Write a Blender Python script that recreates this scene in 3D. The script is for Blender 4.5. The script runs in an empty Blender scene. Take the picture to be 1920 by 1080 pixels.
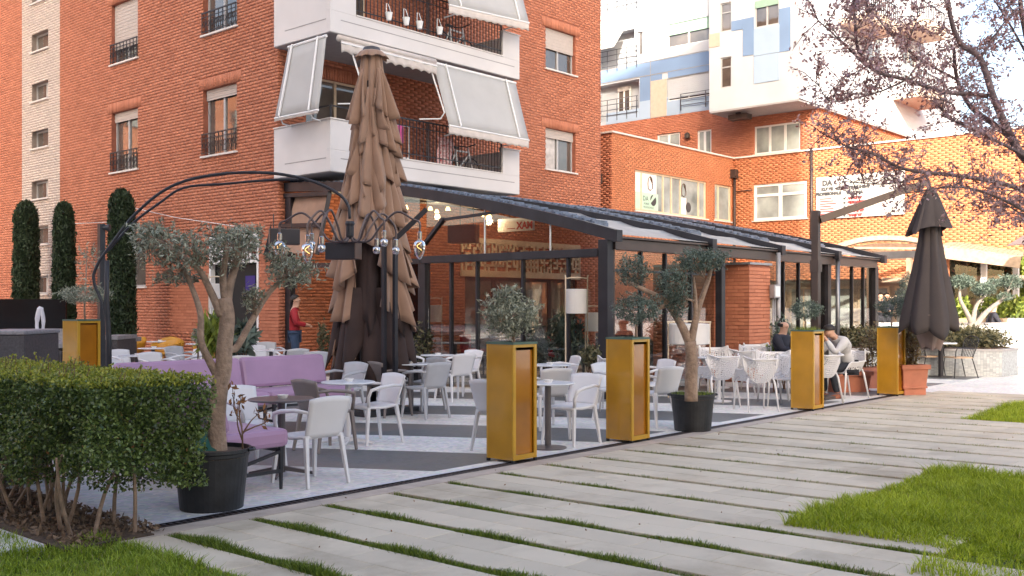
import bpy, math, random
import numpy as np
from mathutils import Vector, Matrix
rad = math.radians; PI = math.pi
rng = np.random.default_rng(11); R = random.Random(5)
SC = bpy.context.scene; COL = SC.collection

# ---------------------------------------------------------------- camera
FOC, EYE, HOR = 1892.0, 1.6, 572.0          # focal length in photo pixels, eye height (m), horizon row
YAW = math.atan(1666/1892)
CF = Vector((math.cos(YAW), math.sin(YAW), 0)); CR = Vector((math.sin(YAW), -math.cos(YAW), 0)); CZ = Vector((0, 0, 1)); CO = Vector((0, 0, EYE))
cam = bpy.data.objects.new('camera', bpy.data.cameras.new('camera')); COL.objects.link(cam)
cam.location = CO; cam.rotation_euler = (PI/2, 0, YAW-PI/2)
cam.data.sensor_width = 36; cam.data.lens = 36*FOC/1920; cam.data.shift_y = (HOR-540)/1920
cam.data.clip_start = .05; cam.data.clip_end = 2000
SC.camera = cam

# ---------------------------------------------------------------- daylight
SUN_AZ, SUN_EL = rad(32.8), rad(24)          # the light travels towards +X, a little towards +Y
w = bpy.data.worlds.new('World'); SC.world = w; w.use_nodes = True
nt = w.node_tree; sky = nt.nodes.new('ShaderNodeTexSky'); sky.sky_type = 'NISHITA'; sky.sun_disc = False
sky.sun_elevation = SUN_EL; sky.air_density = .9; sky.dust_density = 5.5; sky.ozone_density = 0.0
sky.sun_rotation = PI/2-(SUN_AZ+PI)
nt.links.new(sky.outputs[0], nt.nodes['Background'].inputs[0]); nt.nodes['Background'].inputs[1].default_value = .15
sd = bpy.data.lights.new('sun', 'SUN'); sd.energy = 3.0; sd.angle = rad(.6); sd.color = (1, .91, .78)
sun = bpy.data.objects.new('sun', sd); COL.objects.link(sun); sun.location = (-20, -20, 40)
sun.rotation_euler = Vector((math.cos(SUN_AZ)*math.cos(SUN_EL), math.sin(SUN_AZ)*math.cos(SUN_EL), -math.sin(SUN_EL))).to_track_quat('-Z', 'Y').to_euler()
V = SC.view_settings; V.view_transform = 'Standard'; V.look = 'None'; V.gamma = 1; V.use_curve_mapping = False; V.exposure = 2.0
SC.render.engine = 'CYCLES'; SC.cycles.max_bounces = 8; SC.cycles.transparent_max_bounces = 16; SC.cycles.use_denoising = True
SC.cycles.caustics_reflective = False; SC.cycles.caustics_refractive = False

# ---------------------------------------------------------------- placing: points of the place found on its own planes
def ray(px, py): return CF + CR*((px-960)/FOC) + CZ*((HOR-py)/FOC)
def G(px, py, z=0.0): d = ray(px, py); return CO + d*((z-EYE)/d.z)
def QX(px, py, X): d = ray(px, py); return CO + d*(X/d.x)
def QY(px, py, Y): d = ray(px, py); return CO + d*(Y/d.y)
def AT(px, py, D): return CO + ray(px, py)*D
def depth(p): return p[0]*CF.x + p[1]*CF.y

# ---------------------------------------------------------------- materials
M = {}
def mk(name, col, rough=.6, metal=0.0, var=.14, scale=6.0, bump=0.0, bscale=60.0, coat=0.0, col2=None, island=0.0, spec=.5, trans=0.0, sheen=0.0, detail=4, world=False, stain=0.0):
    m = bpy.data.materials.new(name); m.use_nodes = True; n = m.node_tree.nodes; L = m.node_tree.links; b = n['Principled BSDF']
    b.inputs['Roughness'].default_value = rough; b.inputs['Metallic'].default_value = metal
    b.inputs['Specular IOR Level'].default_value = spec; b.inputs['Coat Weight'].default_value = coat
    if sheen: b.inputs['Sheen Weight'].default_value = sheen
    tc = n.new('ShaderNodeTexCoord'); nz = n.new('ShaderNodeTexNoise'); nz.inputs['Scale'].default_value = scale; nz.inputs['Detail'].default_value = detail
    if world: tcs = n.new('ShaderNodeNewGeometry').outputs['Position']
    else: tcs = tc.outputs['Object']
    L.new(tcs, nz.inputs['Vector'])
    fac = nz.outputs['Fac']
    if island:
        g = n.new('ShaderNodeNewGeometry'); oi = n.new('ShaderNodeObjectInfo'); a = n.new('ShaderNodeMath'); a.operation = 'ADD'
        L.new(g.outputs['Random Per Island'], a.inputs[0]); L.new(oi.outputs['Random'], a.inputs[1])
        f = n.new('ShaderNodeMath'); f.operation = 'FRACT'; L.new(a.outputs[0], f.inputs[0])
        mx = n.new('ShaderNodeMix'); mx.inputs['Factor'].default_value = island
        L.new(fac, mx.inputs['A']); L.new(f.outputs[0], mx.inputs['B']); fac = mx.outputs['Result']
    cr = n.new('ShaderNodeValToRGB'); lo, hi = (.3, .7) if not island else (.15, .85)
    cr.color_ramp.elements[0].position = lo; cr.color_ramp.elements[1].position = hi
    c1 = tuple(max(0, c*(1-var)) for c in col); c2 = tuple(min(1, c*(1+var)) for c in col) if col2 is None else col2
    cr.color_ramp.elements[0].color = (*c1, 1); cr.color_ramp.elements[1].color = (*c2, 1)
    L.new(fac, cr.inputs[0]); L.new(cr.outputs[0], b.inputs['Base Color'])
    if stain:                                   # blotches of dirt with an outline of their own
        n2 = n.new('ShaderNodeTexNoise'); n2.inputs['Scale'].default_value = .9; n2.inputs['Detail'].default_value = 9; n2.inputs['Roughness'].default_value = .68; L.new(tcs, n2.inputs['Vector'])
        r2 = n.new('ShaderNodeValToRGB'); r2.color_ramp.elements[0].position = .5; r2.color_ramp.elements[1].position = .72; r2.color_ramp.elements[0].color = (1, 1, 1, 1); r2.color_ramp.elements[1].color = (1-stain, 1-stain*1.1, 1-stain*1.25, 1); L.new(n2.outputs['Fac'], r2.inputs[0])
        mm = n.new('ShaderNodeMix'); mm.data_type = 'RGBA'; mm.blend_type = 'MULTIPLY'; mm.inputs['Factor'].default_value = 1; L.new(cr.outputs[0], mm.inputs['A']); L.new(r2.outputs[0], mm.inputs['B']); L.new(mm.outputs['Result'], b.inputs['Base Color'])
    if bump:
        nb = n.new('ShaderNodeTexNoise'); nb.inputs['Scale'].default_value = bscale; nb.inputs['Detail'].default_value = 5
        L.new(tc.outputs['Object'], nb.inputs['Vector']); bp = n.new('ShaderNodeBump'); bp.inputs['Strength'].default_value = bump; bp.inputs['Distance'].default_value = .02
        L.new(nb.outputs['Fac'], bp.inputs['Height']); L.new(bp.outputs[0], b.inputs['Normal'])
    if trans:                                   # thin leaves and cloth let some light through
        t = n.new('ShaderNodeBsdfTranslucent'); L.new(cr.outputs[0], t.inputs['Color']); ms = n.new('ShaderNodeMixShader'); ms.inputs[0].default_value = trans
        L.new(b.outputs[0], ms.inputs[1]); L.new(t.outputs[0], ms.inputs[2]); L.new(ms.outputs[0], n['Material Output'].inputs[0])
    M[name] = m; return m
mk('brick', (.435, .150, .080), .85, var=.12, col2=(.535, .205, .116), island=.45, bump=.08, bscale=90, scale=1.2)
mk('brick_orange', (.47, .165, .072), .85, var=.15, col2=(.55, .21, .10), island=.12, scale=1.0)
mk('mortar_orange', (.47, .178, .084), .95, var=.1)
mk('brick_mean', (.40, .145, .085), .95, var=.1)
mk('mortar', (.31, .108, .066), .95, var=.2)
mk('white_brick', (.56, .47, .41), .85, var=.1, island=.5, bump=.2, bscale=90)
mk('white_mortar', (.26, .21, .18), .95)
mk('render_white', (.62, .595, .59), .75, var=.05, scale=1.2, bump=.05, bscale=150, detail=8)
mk('render_bright', (.47, .50, .54), .8, var=.07, scale=.7, bump=.05, bscale=100, detail=9)
mk('render_blue', (.17, .26, .42), .8, var=.1, scale=.6, detail=9)
mk('render_pale', (.33, .43, .56), .8, var=.08, scale=.6, detail=9)
mk('render_beige', (.50, .41, .33), .8, var=.06)
mk('groove_shade', (.30, .29, .29), .8)  # dark tone for a recessed line's shade; wall joints share it
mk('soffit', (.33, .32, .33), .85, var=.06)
mk('sill', (.62, .58, .55), .6, var=.06)
mk('frame_grey', (.40, .40, .41), .5, var=.05)
mk('frame_white', (.75, .75, .75), .5, var=.03)
mk('shutter', (.47, .41, .37), .55, var=.05)
mk('shutter_green', (.30, .45, .36), .55, var=.06)
mk('iron', (.03, .03, .035), .45, metal=.3, var=.2)
mk('steel_dark', (.028, .026, .032), .38, metal=.4, var=.25, scale=3)
mk('steel_grey', (.16, .165, .185), .4, metal=.7, var=.1)
mk('fascia', (.075, .052, .045), .4, metal=.3, var=.15, scale=2)
mk('awning', (.47, .465, .46), .85, var=.04, scale=2, trans=.12)
mk('valance', (.64, .58, .54), .9, var=.06, trans=.15)
mk('roof_fabric', (.50, .48, .46), .7, var=.12, scale=1.5, trans=.22)
mk('pleat_blue', (.10, .125, .185), .3, var=.55, scale=10, spec=.8)
mk('canopy_tan', (.335, .205, .138), .9, var=.10, scale=3, bump=.12, bscale=250, sheen=.2, trans=.06)
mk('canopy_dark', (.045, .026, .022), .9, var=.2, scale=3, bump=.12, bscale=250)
mk('canopy_grey', (.042, .033, .034), .8, var=.12, scale=3, bump=.1, bscale=200)
mk('tan_cloth', (.36, .225, .16), .85, var=.08)
mk('canopy_inner', (.21, .155, .145), .85, var=.08)
mk('yellow_paint', (.47, .255, .018), .32, var=.10, scale=3.5, detail=10, coat=.12, world=True, stain=.16, spec=.5)
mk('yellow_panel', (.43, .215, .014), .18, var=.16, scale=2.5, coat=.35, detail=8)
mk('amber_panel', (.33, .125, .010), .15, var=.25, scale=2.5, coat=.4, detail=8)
mk('yellow_seat', (.50, .24, .02), .4, var=.08)
mk('green_rim', (.06, .115, .085), .5)
mk('chair_white', (.67, .65, .655), .38, var=.03, scale=4)
mk('chair_grey', (.42, .42, .44), .42, var=.05)
mk('chair_taupe', (.21, .175, .165), .45, var=.06)
mk('table_dark', (.10, .085, .085), .32, var=.12)
mk('table_white', (.70, .71, .74), .25, var=.04)
mk('dish', (.75, .72, .68), .3)
mk('purple', (.365, .215, .335), .42, var=.09, scale=2.5, bump=.05, bscale=30, sheen=.1)
mk('pot_black', (.016, .016, .018), .5, var=.5, scale=7, bump=.1, bscale=40)
mk('soil', (.085, .055, .036), .95, var=.4, scale=20, bump=.8, bscale=40)
mk('mulch', (.20, .135, .09), .95, var=.45, scale=25, bump=.9, bscale=50, island=.5)
mk('bark', (.31, .215, .155), .9, var=.3, scale=14, bump=.7, bscale=45)
mk('bark_grey', (.23, .20, .175), .9, var=.25, scale=12, bump=.6, bscale=40)
mk('bark_plum', (.17, .125, .125), .85, var=.3, scale=10, bump=.6, bscale=30)
mk('twig', (.17, .10, .06), .9, var=.3)
mk('dry_leaf', (.20, .09, .035), .9, var=.3, island=.8)
mk('leaf_hedge', (.05, .09, .022), .38, col2=(.20, .265, .07), var=.3, island=.85, trans=.2, scale=2)
mk('leaf_new', (.16, .21, .02), .45, col2=(.44, .43, .06), var=.2, island=.85, trans=.3, scale=2)
mk('leaf_olive', (.13, .145, .09), .5, col2=(.43, .44, .33), var=.25, island=.85, trans=.15, scale=3)
mk('leaf_topiary', (.055, .085, .06), .55, col2=(.17, .22, .175), var=.25, island=.85, trans=.15, scale=3)
mk('leaf_cypress', (.010, .027, .010), .7, col2=(.034, .062, .022), var=.3, island=.85, trans=.1)
mk('leaf_plum', (.33, .14, .12), .5, col2=(.76, .53, .50), var=.3, island=.85, trans=.5, scale=1.5)
mk('leaf_blossom', (.55, .36, .40), .6, col2=(.66, .48, .54), var=.2, island=.8, trans=.35)
mk('leaf_shrub', (.055, .065, .028), .6, col2=(.17, .15, .075), var=.3, island=.8, trans=.2)
mk('leaf_bright', (.11, .17, .025), .5, col2=(.30, .36, .06), var=.3, island=.8, trans=.3)
mk('leaf_red', (.10, .055, .03), .55, col2=(.20, .15, .06), var=.3, island=.8, trans=.2)
mk('grass', (.11, .205, .008), .5, col2=(.44, .54, .05), var=.3, island=.6, trans=.35, scale=1.3)
mk('grass_dark', (.06, .12, .008), .5, col2=(.24, .31, .035), var=.3, island=.8, trans=.3, scale=1.3)
mk('grass_bright', (.19, .30, .006), .5, col2=(.55, .62, .04), var=.3, island=.6, trans=.35, scale=1.1)
mk('straw', (.30, .25, .09), .7, col2=(.48, .42, .18), var=.2, island=.6, trans=.2)
mk('turf_soil', (.045, .06, .02), .95, var=.4, scale=9, bump=.6)
mk('paving', (.565, .485, .372), .7, var=.15, scale=2.6, bump=.15, bscale=70, island=.4, detail=10, world=True, stain=.34)
mk('bedding', (.035, .03, .022), .95, var=.35, scale=12, bump=.5)
mk('curb', (.45, .37, .31), .85, var=.16, scale=5, bump=.2)
mk('terracotta', (.42, .155, .095), .8, var=.12, scale=5)
mk('granite_dark', (.06, .055, .06), .55, var=.35, scale=30, bump=.1)
mk('granite_top', (.24, .23, .24), .5, var=.2, scale=20)
mk('black_gloss', (.006, .006, .007), .08, var=.2)
mk('concrete', (.33, .32, .33), .85, var=.12, scale=3, bump=.1)
mk('mosaic_trim', (.62, .62, .64), .5, var=.06)
mk('pipe_brown', (.05, .035, .032), .5, metal=.2)
mk('pipe_grey', (.30, .30, .32), .5, metal=.3)
mk('lampshade', (.78, .74, .70), .8, var=.03, trans=.25)
mk('cream', (.62, .50, .36), .7, var=.08)
mk('door_dark', (.008, .008, .008), .7, var=.3)
mk('interior_wall', (.10, .045, .028), .9, var=.2)
mk('timber', (.34, .25, .18), .8, var=.2, scale=9)
mk('timber_dark', (.12, .07, .045), .8, var=.2, scale=9)
mk('slate_roof', (.2, .2, .21), .8)
mk('skin', (.52, .30, .21), .55, var=.06)
mk('hair', (.018, .013, .011), .6, var=.2)
mk('jacket_red', (.33, .012, .022), .7, var=.15)
mk('jacket_dark', (.022, .022, .035), .8, var=.2)
mk('sweater', (.50, .49, .50), .9, var=.08, bump=.15, bscale=120)
mk('denim', (.035, .06, .115), .9, var=.2)
mk('trousers_dark', (.02, .022, .03), .9, var=.2)
mk('shoe', (.22, .07, .03), .5)
mk('water_white', (.80, .80, .84), .15, var=.1, trans=.4)
mk('chrome', (.55, .53, .52), .15, metal=1, var=.1)
mk('copper_wire', (.13, .10, .095), .35, metal=.7)
mk('red_sign', (.52, .02, .03), .6)
mk('board_white', (.40, .395, .38), .6, var=.03)
mk('sign_white', (.78, .77, .75), .6, var=.03)
mk('sign_green', (.45, .66, .52), .5, var=.04)
mk('sign_text', (.05, .05, .055), .6)
mk('sign_red_text', (.35, .03, .03), .6)
mk('curtain', (.55, .52, .50), .9, var=.25, scale=5, trans=.2)
mk('laundry', (.55, .09, .28), .8)
mk('cloth_red', (.50, .07, .08), .85, col2=(.85, .75, .75), var=.1, scale=22)
mk('green_sheet', (.02, .10, .085), .4)
mk('wood_seat', (.48, .33, .22), .6)

def emit(name, col, s):
    m = bpy.data.materials.new(name); m.use_nodes = True; b = m.node_tree.nodes['Principled BSDF']
    b.inputs['Base Color'].default_value = (*col, 1); b.inputs['Emission Color'].default_value = (*col, 1); b.inputs['Emission Strength'].default_value = s; M[name] = m
emit('spot_glow', (1, .62, .22), 3); emit('green_glow', (.05, .8, .35), .8); emit('blue_glow', (.02, .012, .16), .03); emit('filament', (1, .62, .22), 1.2)

def glass(name, tint, refl, dark=0.0):
    m = bpy.data.materials.new(name); m.use_nodes = True; n = m.node_tree.nodes; L = m.node_tree.links; n.remove(n['Principled BSDF'])
    t = n.new('ShaderNodeBsdfTransparent'); t.inputs[0].default_value = (*tint, 1); g = n.new('ShaderNodeBsdfGlossy'); g.inputs['Roughness'].default_value = 0.01
    fr = n.new('ShaderNodeFresnel'); fr.inputs[0].default_value = 1.5; mu = n.new('ShaderNodeMath'); mu.operation = 'MULTIPLY_ADD'; mu.inputs[1].default_value = refl; mu.inputs[2].default_value = .02; mu.use_clamp = True
    nz = n.new('ShaderNodeTexNoise'); nz.inputs['Scale'].default_value = 1.3; bp = n.new('ShaderNodeBump'); bp.inputs['Strength'].default_value = .03; bp.inputs['Distance'].default_value = .05
    L.new(nz.outputs['Fac'], bp.inputs['Height']); L.new(bp.outputs[0], g.inputs['Normal'])
    ms = n.new('ShaderNodeMixShader'); L.new(fr.outputs[0], mu.inputs[0]); L.new(mu.outputs[0], ms.inputs[0]); L.new(t.outputs[0], ms.inputs[1]); L.new(g.outputs[0], ms.inputs[2]); L.new(ms.outputs[0], n['Material Output'].inputs[0]); M[name] = m
glass('glass_clear', (.9, .9, .88), .35); glass('glass_smoke', (.22, .21, .22), .8); glass('bulb_glass', (.86, .78, .68), 1.8)
glass('glass_amber', (.55, .26, .06), 1.2)
def pane_mat(name, col, refl):
    m = mk(name, col, .04, var=.5, scale=.9, spec=refl, coat=1.0); nt_ = m.node_tree; b = nt_.nodes['Principled BSDF']
    nz = nt_.nodes.new('ShaderNodeTexNoise'); nz.inputs['Scale'].default_value = 1.5; bp = nt_.nodes.new('ShaderNodeBump'); bp.inputs['Strength'].default_value = .06; bp.inputs['Distance'].default_value = .05
    nt_.links.new(nz.outputs['Fac'], bp.inputs['Height']); nt_.links.new(bp.outputs[0], b.inputs['Normal']); nt_.links.new(bp.outputs[0], b.inputs['Coat Normal'])
pane_mat('pane', (.10, .085, .075), 1.0); pane_mat('pane_pale', (.30, .335, .335), .25); M['pane_pale'].node_tree.nodes['Principled BSDF'].inputs['Coat Weight'].default_value = .03

def mosaic(name):
    m = mk(name, (.735, .67, .565), .45, var=.07, scale=2.5, detail=8); n = m.node_tree.nodes; L = m.node_tree.links; b = n['Principled BSDF']
    tc = n.new('ShaderNodeTexCoord'); sp = n.new('ShaderNodeSeparateXYZ'); L.new(tc.outputs['Object'], sp.inputs[0])
    def ma(op, a, c, d=0.0):
        q = n.new('ShaderNodeMath'); q.operation = op
        for i, v in enumerate((a, c, d)):
            if isinstance(v, (int, float)): q.inputs[i].default_value = v
            else: L.new(v, q.inputs[i])
        return q.outputs[0]
    # the stripes are laid as wide arcs of dark stones
    dx = ma('SUBTRACT', sp.outputs[0], -16.0); dy = ma('SUBTRACT', sp.outputs[1], -5.0)
    s = ma('SQRT', ma('ADD', ma('MULTIPLY', dx, dx), ma('MULTIPLY', dy, dy)), 0)
    fr = ma('FRACT', ma('DIVIDE', ma('SUBTRACT', s, 25.75), 2.45), 0)
    band = ma('LESS_THAN', fr, .5); inside = ma('MULTIPLY', ma('GREATER_THAN', sp.outputs[1], 6.98), ma('GREATER_THAN', s, 25.7)); band = ma('MULTIPLY', band, inside)
    vo = n.new('ShaderNodeTexVoronoi'); vo.feature = 'DISTANCE_TO_EDGE'; vo.inputs['Scale'].default_value = 22; L.new(tc.outputs['Object'], vo.inputs['Vector'])
    vc = n.new('ShaderNodeTexVoronoi'); vc.inputs['Scale'].default_value = 22; L.new(tc.outputs['Object'], vc.inputs['Vector'])
    old = b.inputs['Base Color'].links[0].from_socket
    mx = n.new('ShaderNodeMix'); mx.data_type = 'RGBA'; mx.inputs['B'].default_value = (.12, .122, .125, 1); L.new(band, mx.inputs['Factor']); L.new(old, mx.inputs['A'])
    gr = n.new('ShaderNodeMix'); gr.data_type = 'RGBA'; gr.blend_type = 'MULTIPLY'; gr.inputs['Factor'].default_value = .35; L.new(mx.outputs['Result'], gr.inputs['A']); L.new(vc.outputs['Color'], gr.inputs['B'])
    hs = n.new('ShaderNodeHueSaturation'); hs.inputs['Saturation'].default_value = .35; hs.inputs['Value'].default_value = 1.16; L.new(gr.outputs['Result'], hs.inputs['Color'])
    st = n.new('ShaderNodeTexNoise'); st.inputs['Scale'].default_value = .55; L.new(tc.outputs['Object'], st.inputs['Vector'])
    rp = n.new('ShaderNodeValToRGB'); rp.color_ramp.elements[0].position = .56; rp.color_ramp.elements[1].position = .78; rp.color_ramp.elements[1].color = (.55,)*3+(1,); rp.color_ramp.elements[0].color = (0, 0, 0, 1); L.new(st.outputs['Fac'], rp.inputs[0])
    rust = n.new('ShaderNodeMix'); rust.data_type = 'RGBA'; rust.inputs['B'].default_value = (.36, .235, .16, 1); L.new(rp.outputs[0], rust.inputs['Factor']); L.new(hs.outputs[0], rust.inputs['A'])
    L.new(rust.outputs['Result'], b.inputs['Base Color'])
    bp = n.new('ShaderNodeBump'); bp.inputs['Strength'].default_value = .35; bp.inputs['Distance'].default_value = .006; L.new(vo.outputs['Distance'], bp.inputs['Height']); L.new(bp.outputs[0], b.inputs['Normal'])
mosaic('mosaic')
def mosaic_wall(name, col, sc, loc=.0):
    m = mk(name, col, .45, var=.12); n = m.node_tree.nodes; L = m.node_tree.links; b = n['Principled BSDF']; tc = n.new('ShaderNodeTexCoord')
    mp = n.new('ShaderNodeMapping'); mp.inputs['Rotation'].default_value = (rad(90), 0, rad(loc)); L.new(tc.outputs['Object'], mp.inputs[0])
    bt = n.new('ShaderNodeTexBrick'); bt.offset = 0; bt.inputs['Scale'].default_value = sc; bt.inputs['Mortar Size'].default_value = .03; bt.inputs['Brick Width'].default_value = 1; bt.inputs['Row Height'].default_value = 1
    bt.inputs['Color1'].default_value = (*[c*.8 for c in col], 1); bt.inputs['Color2'].default_value = (*[c*1.2 for c in col], 1); bt.inputs['Mortar'].default_value = (*[c*.5 for c in col], 1)
    L.new(mp.outputs[0], bt.inputs['Vector']); L.new(bt.outputs[0], b.inputs['Base Color'])
mosaic_wall('mosaic_grey', (.34, .36, .38), 30); mosaic_wall('mosaic_white', (.60, .60, .62), 30)

# ---------------------------------------------------------------- mesh helpers
class MB:
    def __init__(s, fn=None): s.v = []; s.f = []; s.fn = fn
    def add(s, vs, fs):
        o = len(s.v); s.v += [tuple(s.fn(*p)) if s.fn else tuple(p) for p in vs]; s.f += [tuple(i+o for i in f) for f in fs]; return s
    def box(s, x0, y0, z0, x1, y1, z1):
        return s.add([(x0,y0,z0),(x1,y0,z0),(x1,y1,z0),(x0,y1,z0),(x0,y0,z1),(x1,y0,z1),(x1,y1,z1),(x0,y1,z1)], [(0,3,2,1),(4,5,6,7),(0,1,5,4),(1,2,6,5),(2,3,7,6),(3,0,4,7)])
    def bar(s, a, b, w, h=None, up=(0,0,1), w2=None):
        a = Vector(a); b = Vector(b); h = h or w; w2 = w2 or w; d = (b-a).normalized(); u = Vector(up)
        if abs(d.dot(u)) > .98: u = Vector((1, 0, 0))
        x = d.cross(u).normalized(); y = x.cross(d); k = w2/w
        P = [p+x*sx*w*q/2+y*sy*h*q/2 for p, q in ((a, 1), (b, k)) for sx, sy in ((-1,-1),(1,-1),(1,1),(-1,1))]
        return s.add(P, [(0,3,2,1),(4,5,6,7),(0,1,5,4),(1,2,6,5),(2,3,7,6),(3,0,4,7)])
    def tube(s, pts, r, n=8, cap=True):
        pts = [Vector(p) for p in pts]; N = len(pts); rs = r if isinstance(r, (list, tuple)) else [r]*N; vs = []; fs = []; px = None
        for i, p in enumerate(pts):
            d = (pts[min(i+1, N-1)]-pts[max(i-1, 0)]).normalized()
            if px is None: px = d.orthogonal().normalized()
            px = (px-d*px.dot(d)).normalized(); py = d.cross(px)
            vs += [p+(px*math.cos(2*PI*k/n)+py*math.sin(2*PI*k/n))*rs[i] for k in range(n)]
        for i in range(N-1): fs += [(i*n+k, i*n+(k+1) % n, (i+1)*n+(k+1) % n, (i+1)*n+k) for k in range(n)]
        if cap: fs += [tuple(range(n))[::-1], tuple((N-1)*n+k for k in range(n))]
        return s.add(vs, fs)
    def lathe(s, prof, n=24, c=(0,0,0), cap=True):
        vs = []; fs = []; m = len(prof)
        for r, z in prof: vs += [(c[0]+r*math.cos(2*PI*k/n), c[1]+r*math.sin(2*PI*k/n), c[2]+z) for k in range(n)]
        for i in range(m-1): fs += [(i*n+k, i*n+(k+1) % n, (i+1)*n+(k+1) % n, (i+1)*n+k) for k in range(n)]
        if cap: fs += [tuple(range(n))[::-1], tuple((m-1)*n+k for k in range(n))]
        return s.add(vs, fs)
    def grid(s, fn, nu, nv):
        vs = [fn(i/nu, j/nv) for j in range(nv+1) for i in range(nu+1)]
        return s.add(vs, [(j*(nu+1)+i, j*(nu+1)+i+1, (j+1)*(nu+1)+i+1, (j+1)*(nu+1)+i) for j in range(nv) for i in range(nu)])
    def prism(s, poly, z0, z1):
        n = len(poly); return s.add([(x, y, z0) for x, y in poly]+[(x, y, z1) for x, y in poly], [tuple(range(n))[::-1], tuple(range(n, 2*n))]+[(i, (i+1) % n, n+(i+1) % n, n+i) for i in range(n)])
    def mesh(s, name, mat, smooth=False):
        me = bpy.data.meshes.new(name); me.from_pydata(s.v, [], s.f); me.materials.append(M[mat] if isinstance(mat, str) else mat)
        if smooth: me.polygons.foreach_set('use_smooth', [True]*len(me.polygons))
        return me
WORLD = set()
def link(name, me, parent=None):
    o = bpy.data.objects.new(name, me); COL.objects.link(o)
    if parent:
        o.parent = parent
        if parent.name in WORLD: o.matrix_parent_inverse = Matrix.Translation(-parent.location)
    return o
def ob(name, mb, mat, parent=None, smooth=False, bevel=0, label=None, solid=0, sub=0):
    o = link(name, mb if isinstance(mb, bpy.types.Mesh) else mb.mesh(name, mat, smooth), parent)
    if label: o['label'] = label
    if solid: md = o.modifiers.new('s', 'SOLIDIFY'); md.thickness = solid; md.offset = 0
    if sub: md = o.modifiers.new('d', 'SUBSURF'); md.levels = md.render_levels = sub
    if bevel: md = o.modifiers.new('b', 'BEVEL'); md.width = bevel; md.segments = 2; md.limit_method = 'ANGLE'
    return o
def tag(o, label, cat, group=None): o['label'] = label; o['category'] = cat; o['group'] = group if group else o.get('group', ''); (group is None and 'group' in o and o['group'] == '') and o.__delitem__('group'); return o
def thing(name, label, cat, loc=(0,0,0), rot=0, group=None, world=False):
    o = bpy.data.objects.new(name, None); COL.objects.link(o); o.location = loc; o.rotation_euler = (0, 0, rot); o.empty_display_size = .2
    o['label'] = label; o['category'] = cat
    if group: o['group'] = group
    if world: WORLD.add(o.name)
    return o
def setting(o, kind='structure'): o['kind'] = kind; return o
def dup(src, loc, rot, label, group=None, mat=None):
    def cp(s, par):
        c = s.copy(); COL.objects.link(c); c.parent = par
        for ch in list(s.children): cp(ch, c)
        return c
    c = cp(src, None); c.location = loc; c.rotation_euler = (0, 0, rot); c['label'] = label
    if group: c['group'] = group
    return c
def np_mesh(name, Vs, k, mat):            # Vs (n,k,3): n separate k-gons
    n = len(Vs); me = bpy.data.meshes.new(name); me.vertices.add(n*k); me.vertices.foreach_set('co', np.ascontiguousarray(Vs, dtype=np.float32).ravel())
    me.loops.add(n*k); me.loops.foreach_set('vertex_index', np.arange(n*k, dtype=np.int32)); me.polygons.add(n); me.polygons.foreach_set('loop_start', np.arange(0, n*k, k, dtype=np.int32))
    try: me.polygons.foreach_set('loop_total', np.full(n, k, dtype=np.int32))
    except Exception: pass
    me.materials.append(M[mat]); me.update(calc_edges=True); return me
def np_boxes(name, B, mat, faces=None):    # B (n,6): x0 y0 z0 x1 y1 z1 -> one mesh of separate boxes sharing their corners
    B = np.asarray(B, dtype=np.float64); n = len(B); c = [(0,1,2),(3,1,2),(3,4,2),(0,4,2),(0,1,5),(3,1,5),(3,4,5),(0,4,5)]
    v = np.stack([B[:, list(i)] for i in c], 1).reshape(-1, 3); F = np.array(faces or [(0,3,2,1),(4,5,6,7),(0,1,5,4),(1,2,6,5),(2,3,7,6),(3,0,4,7)])
    idx = (np.arange(n)[:, None, None]*8+F[None]).reshape(-1); m = n*len(F); me = bpy.data.meshes.new(name)
    me.vertices.add(len(v)); me.vertices.foreach_set('co', v.astype(np.float32).ravel()); me.loops.add(len(idx)); me.loops.foreach_set('vertex_index', idx.astype(np.int32))
    me.polygons.add(m); me.polygons.foreach_set('loop_start', np.arange(0, m*4, 4, dtype=np.int32))
    try: me.polygons.foreach_set('loop_total', np.full(m, 4, dtype=np.int32))
    except Exception: pass
    me.materials.append(M[mat]); me.update(calc_edges=True); return me
def leaf_quads(P, size, asp=.45, up=.3, droop=0.0):       # one pointed leaf at each position, its own turn and size
    n = len(P); d = rng.normal(size=(n, 3)); d[:, 2] += up; d /= np.linalg.norm(d, axis=1)[:, None]; q = rng.normal(size=(n, 3)); s = np.cross(d, q); s /= np.linalg.norm(s, axis=1)[:, None]+1e-9
    sz = size*rng.uniform(.6, 1.35, (n, 1)); L = d*sz; W = s*sz*asp*.5
    return np.stack([P-L*.5, P+W, P+L*.5, P-W], 1)
def blob(c, r, n, shell=.55):            # points through an ellipsoid, denser towards its skin, with a lumpy outline
    d = rng.normal(size=(n, 3)); d /= np.linalg.norm(d, axis=1)[:, None]
    k = 1+.16*np.sin(d[:, 0]*5+c[0]*9)*np.cos(d[:, 1]*6+c[1])+.10*np.sin(d[:, 2]*9+d[:, 0]*7)
    t = (shell+(1-shell)*rng.random(n)**.6)*k*rng.uniform(.86, 1.1, n)
    return np.asarray(c)+d*t[:, None]*np.asarray(r)
def text_mesh(s, size, name='lettering', align='CENTER', bold=0.0):
    cu = bpy.data.curves.new(name, 'FONT'); cu.body = s; cu.size = size; cu.align_x = align; cu.resolution_u = 2; cu.offset = bold
    o = bpy.data.objects.new(name, cu); COL.objects.link(o); dg = bpy.context.evaluated_depsgraph_get(); me = bpy.data.meshes.new_from_object(o.evaluated_get(dg)); bpy.data.objects.remove(o); return me
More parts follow.
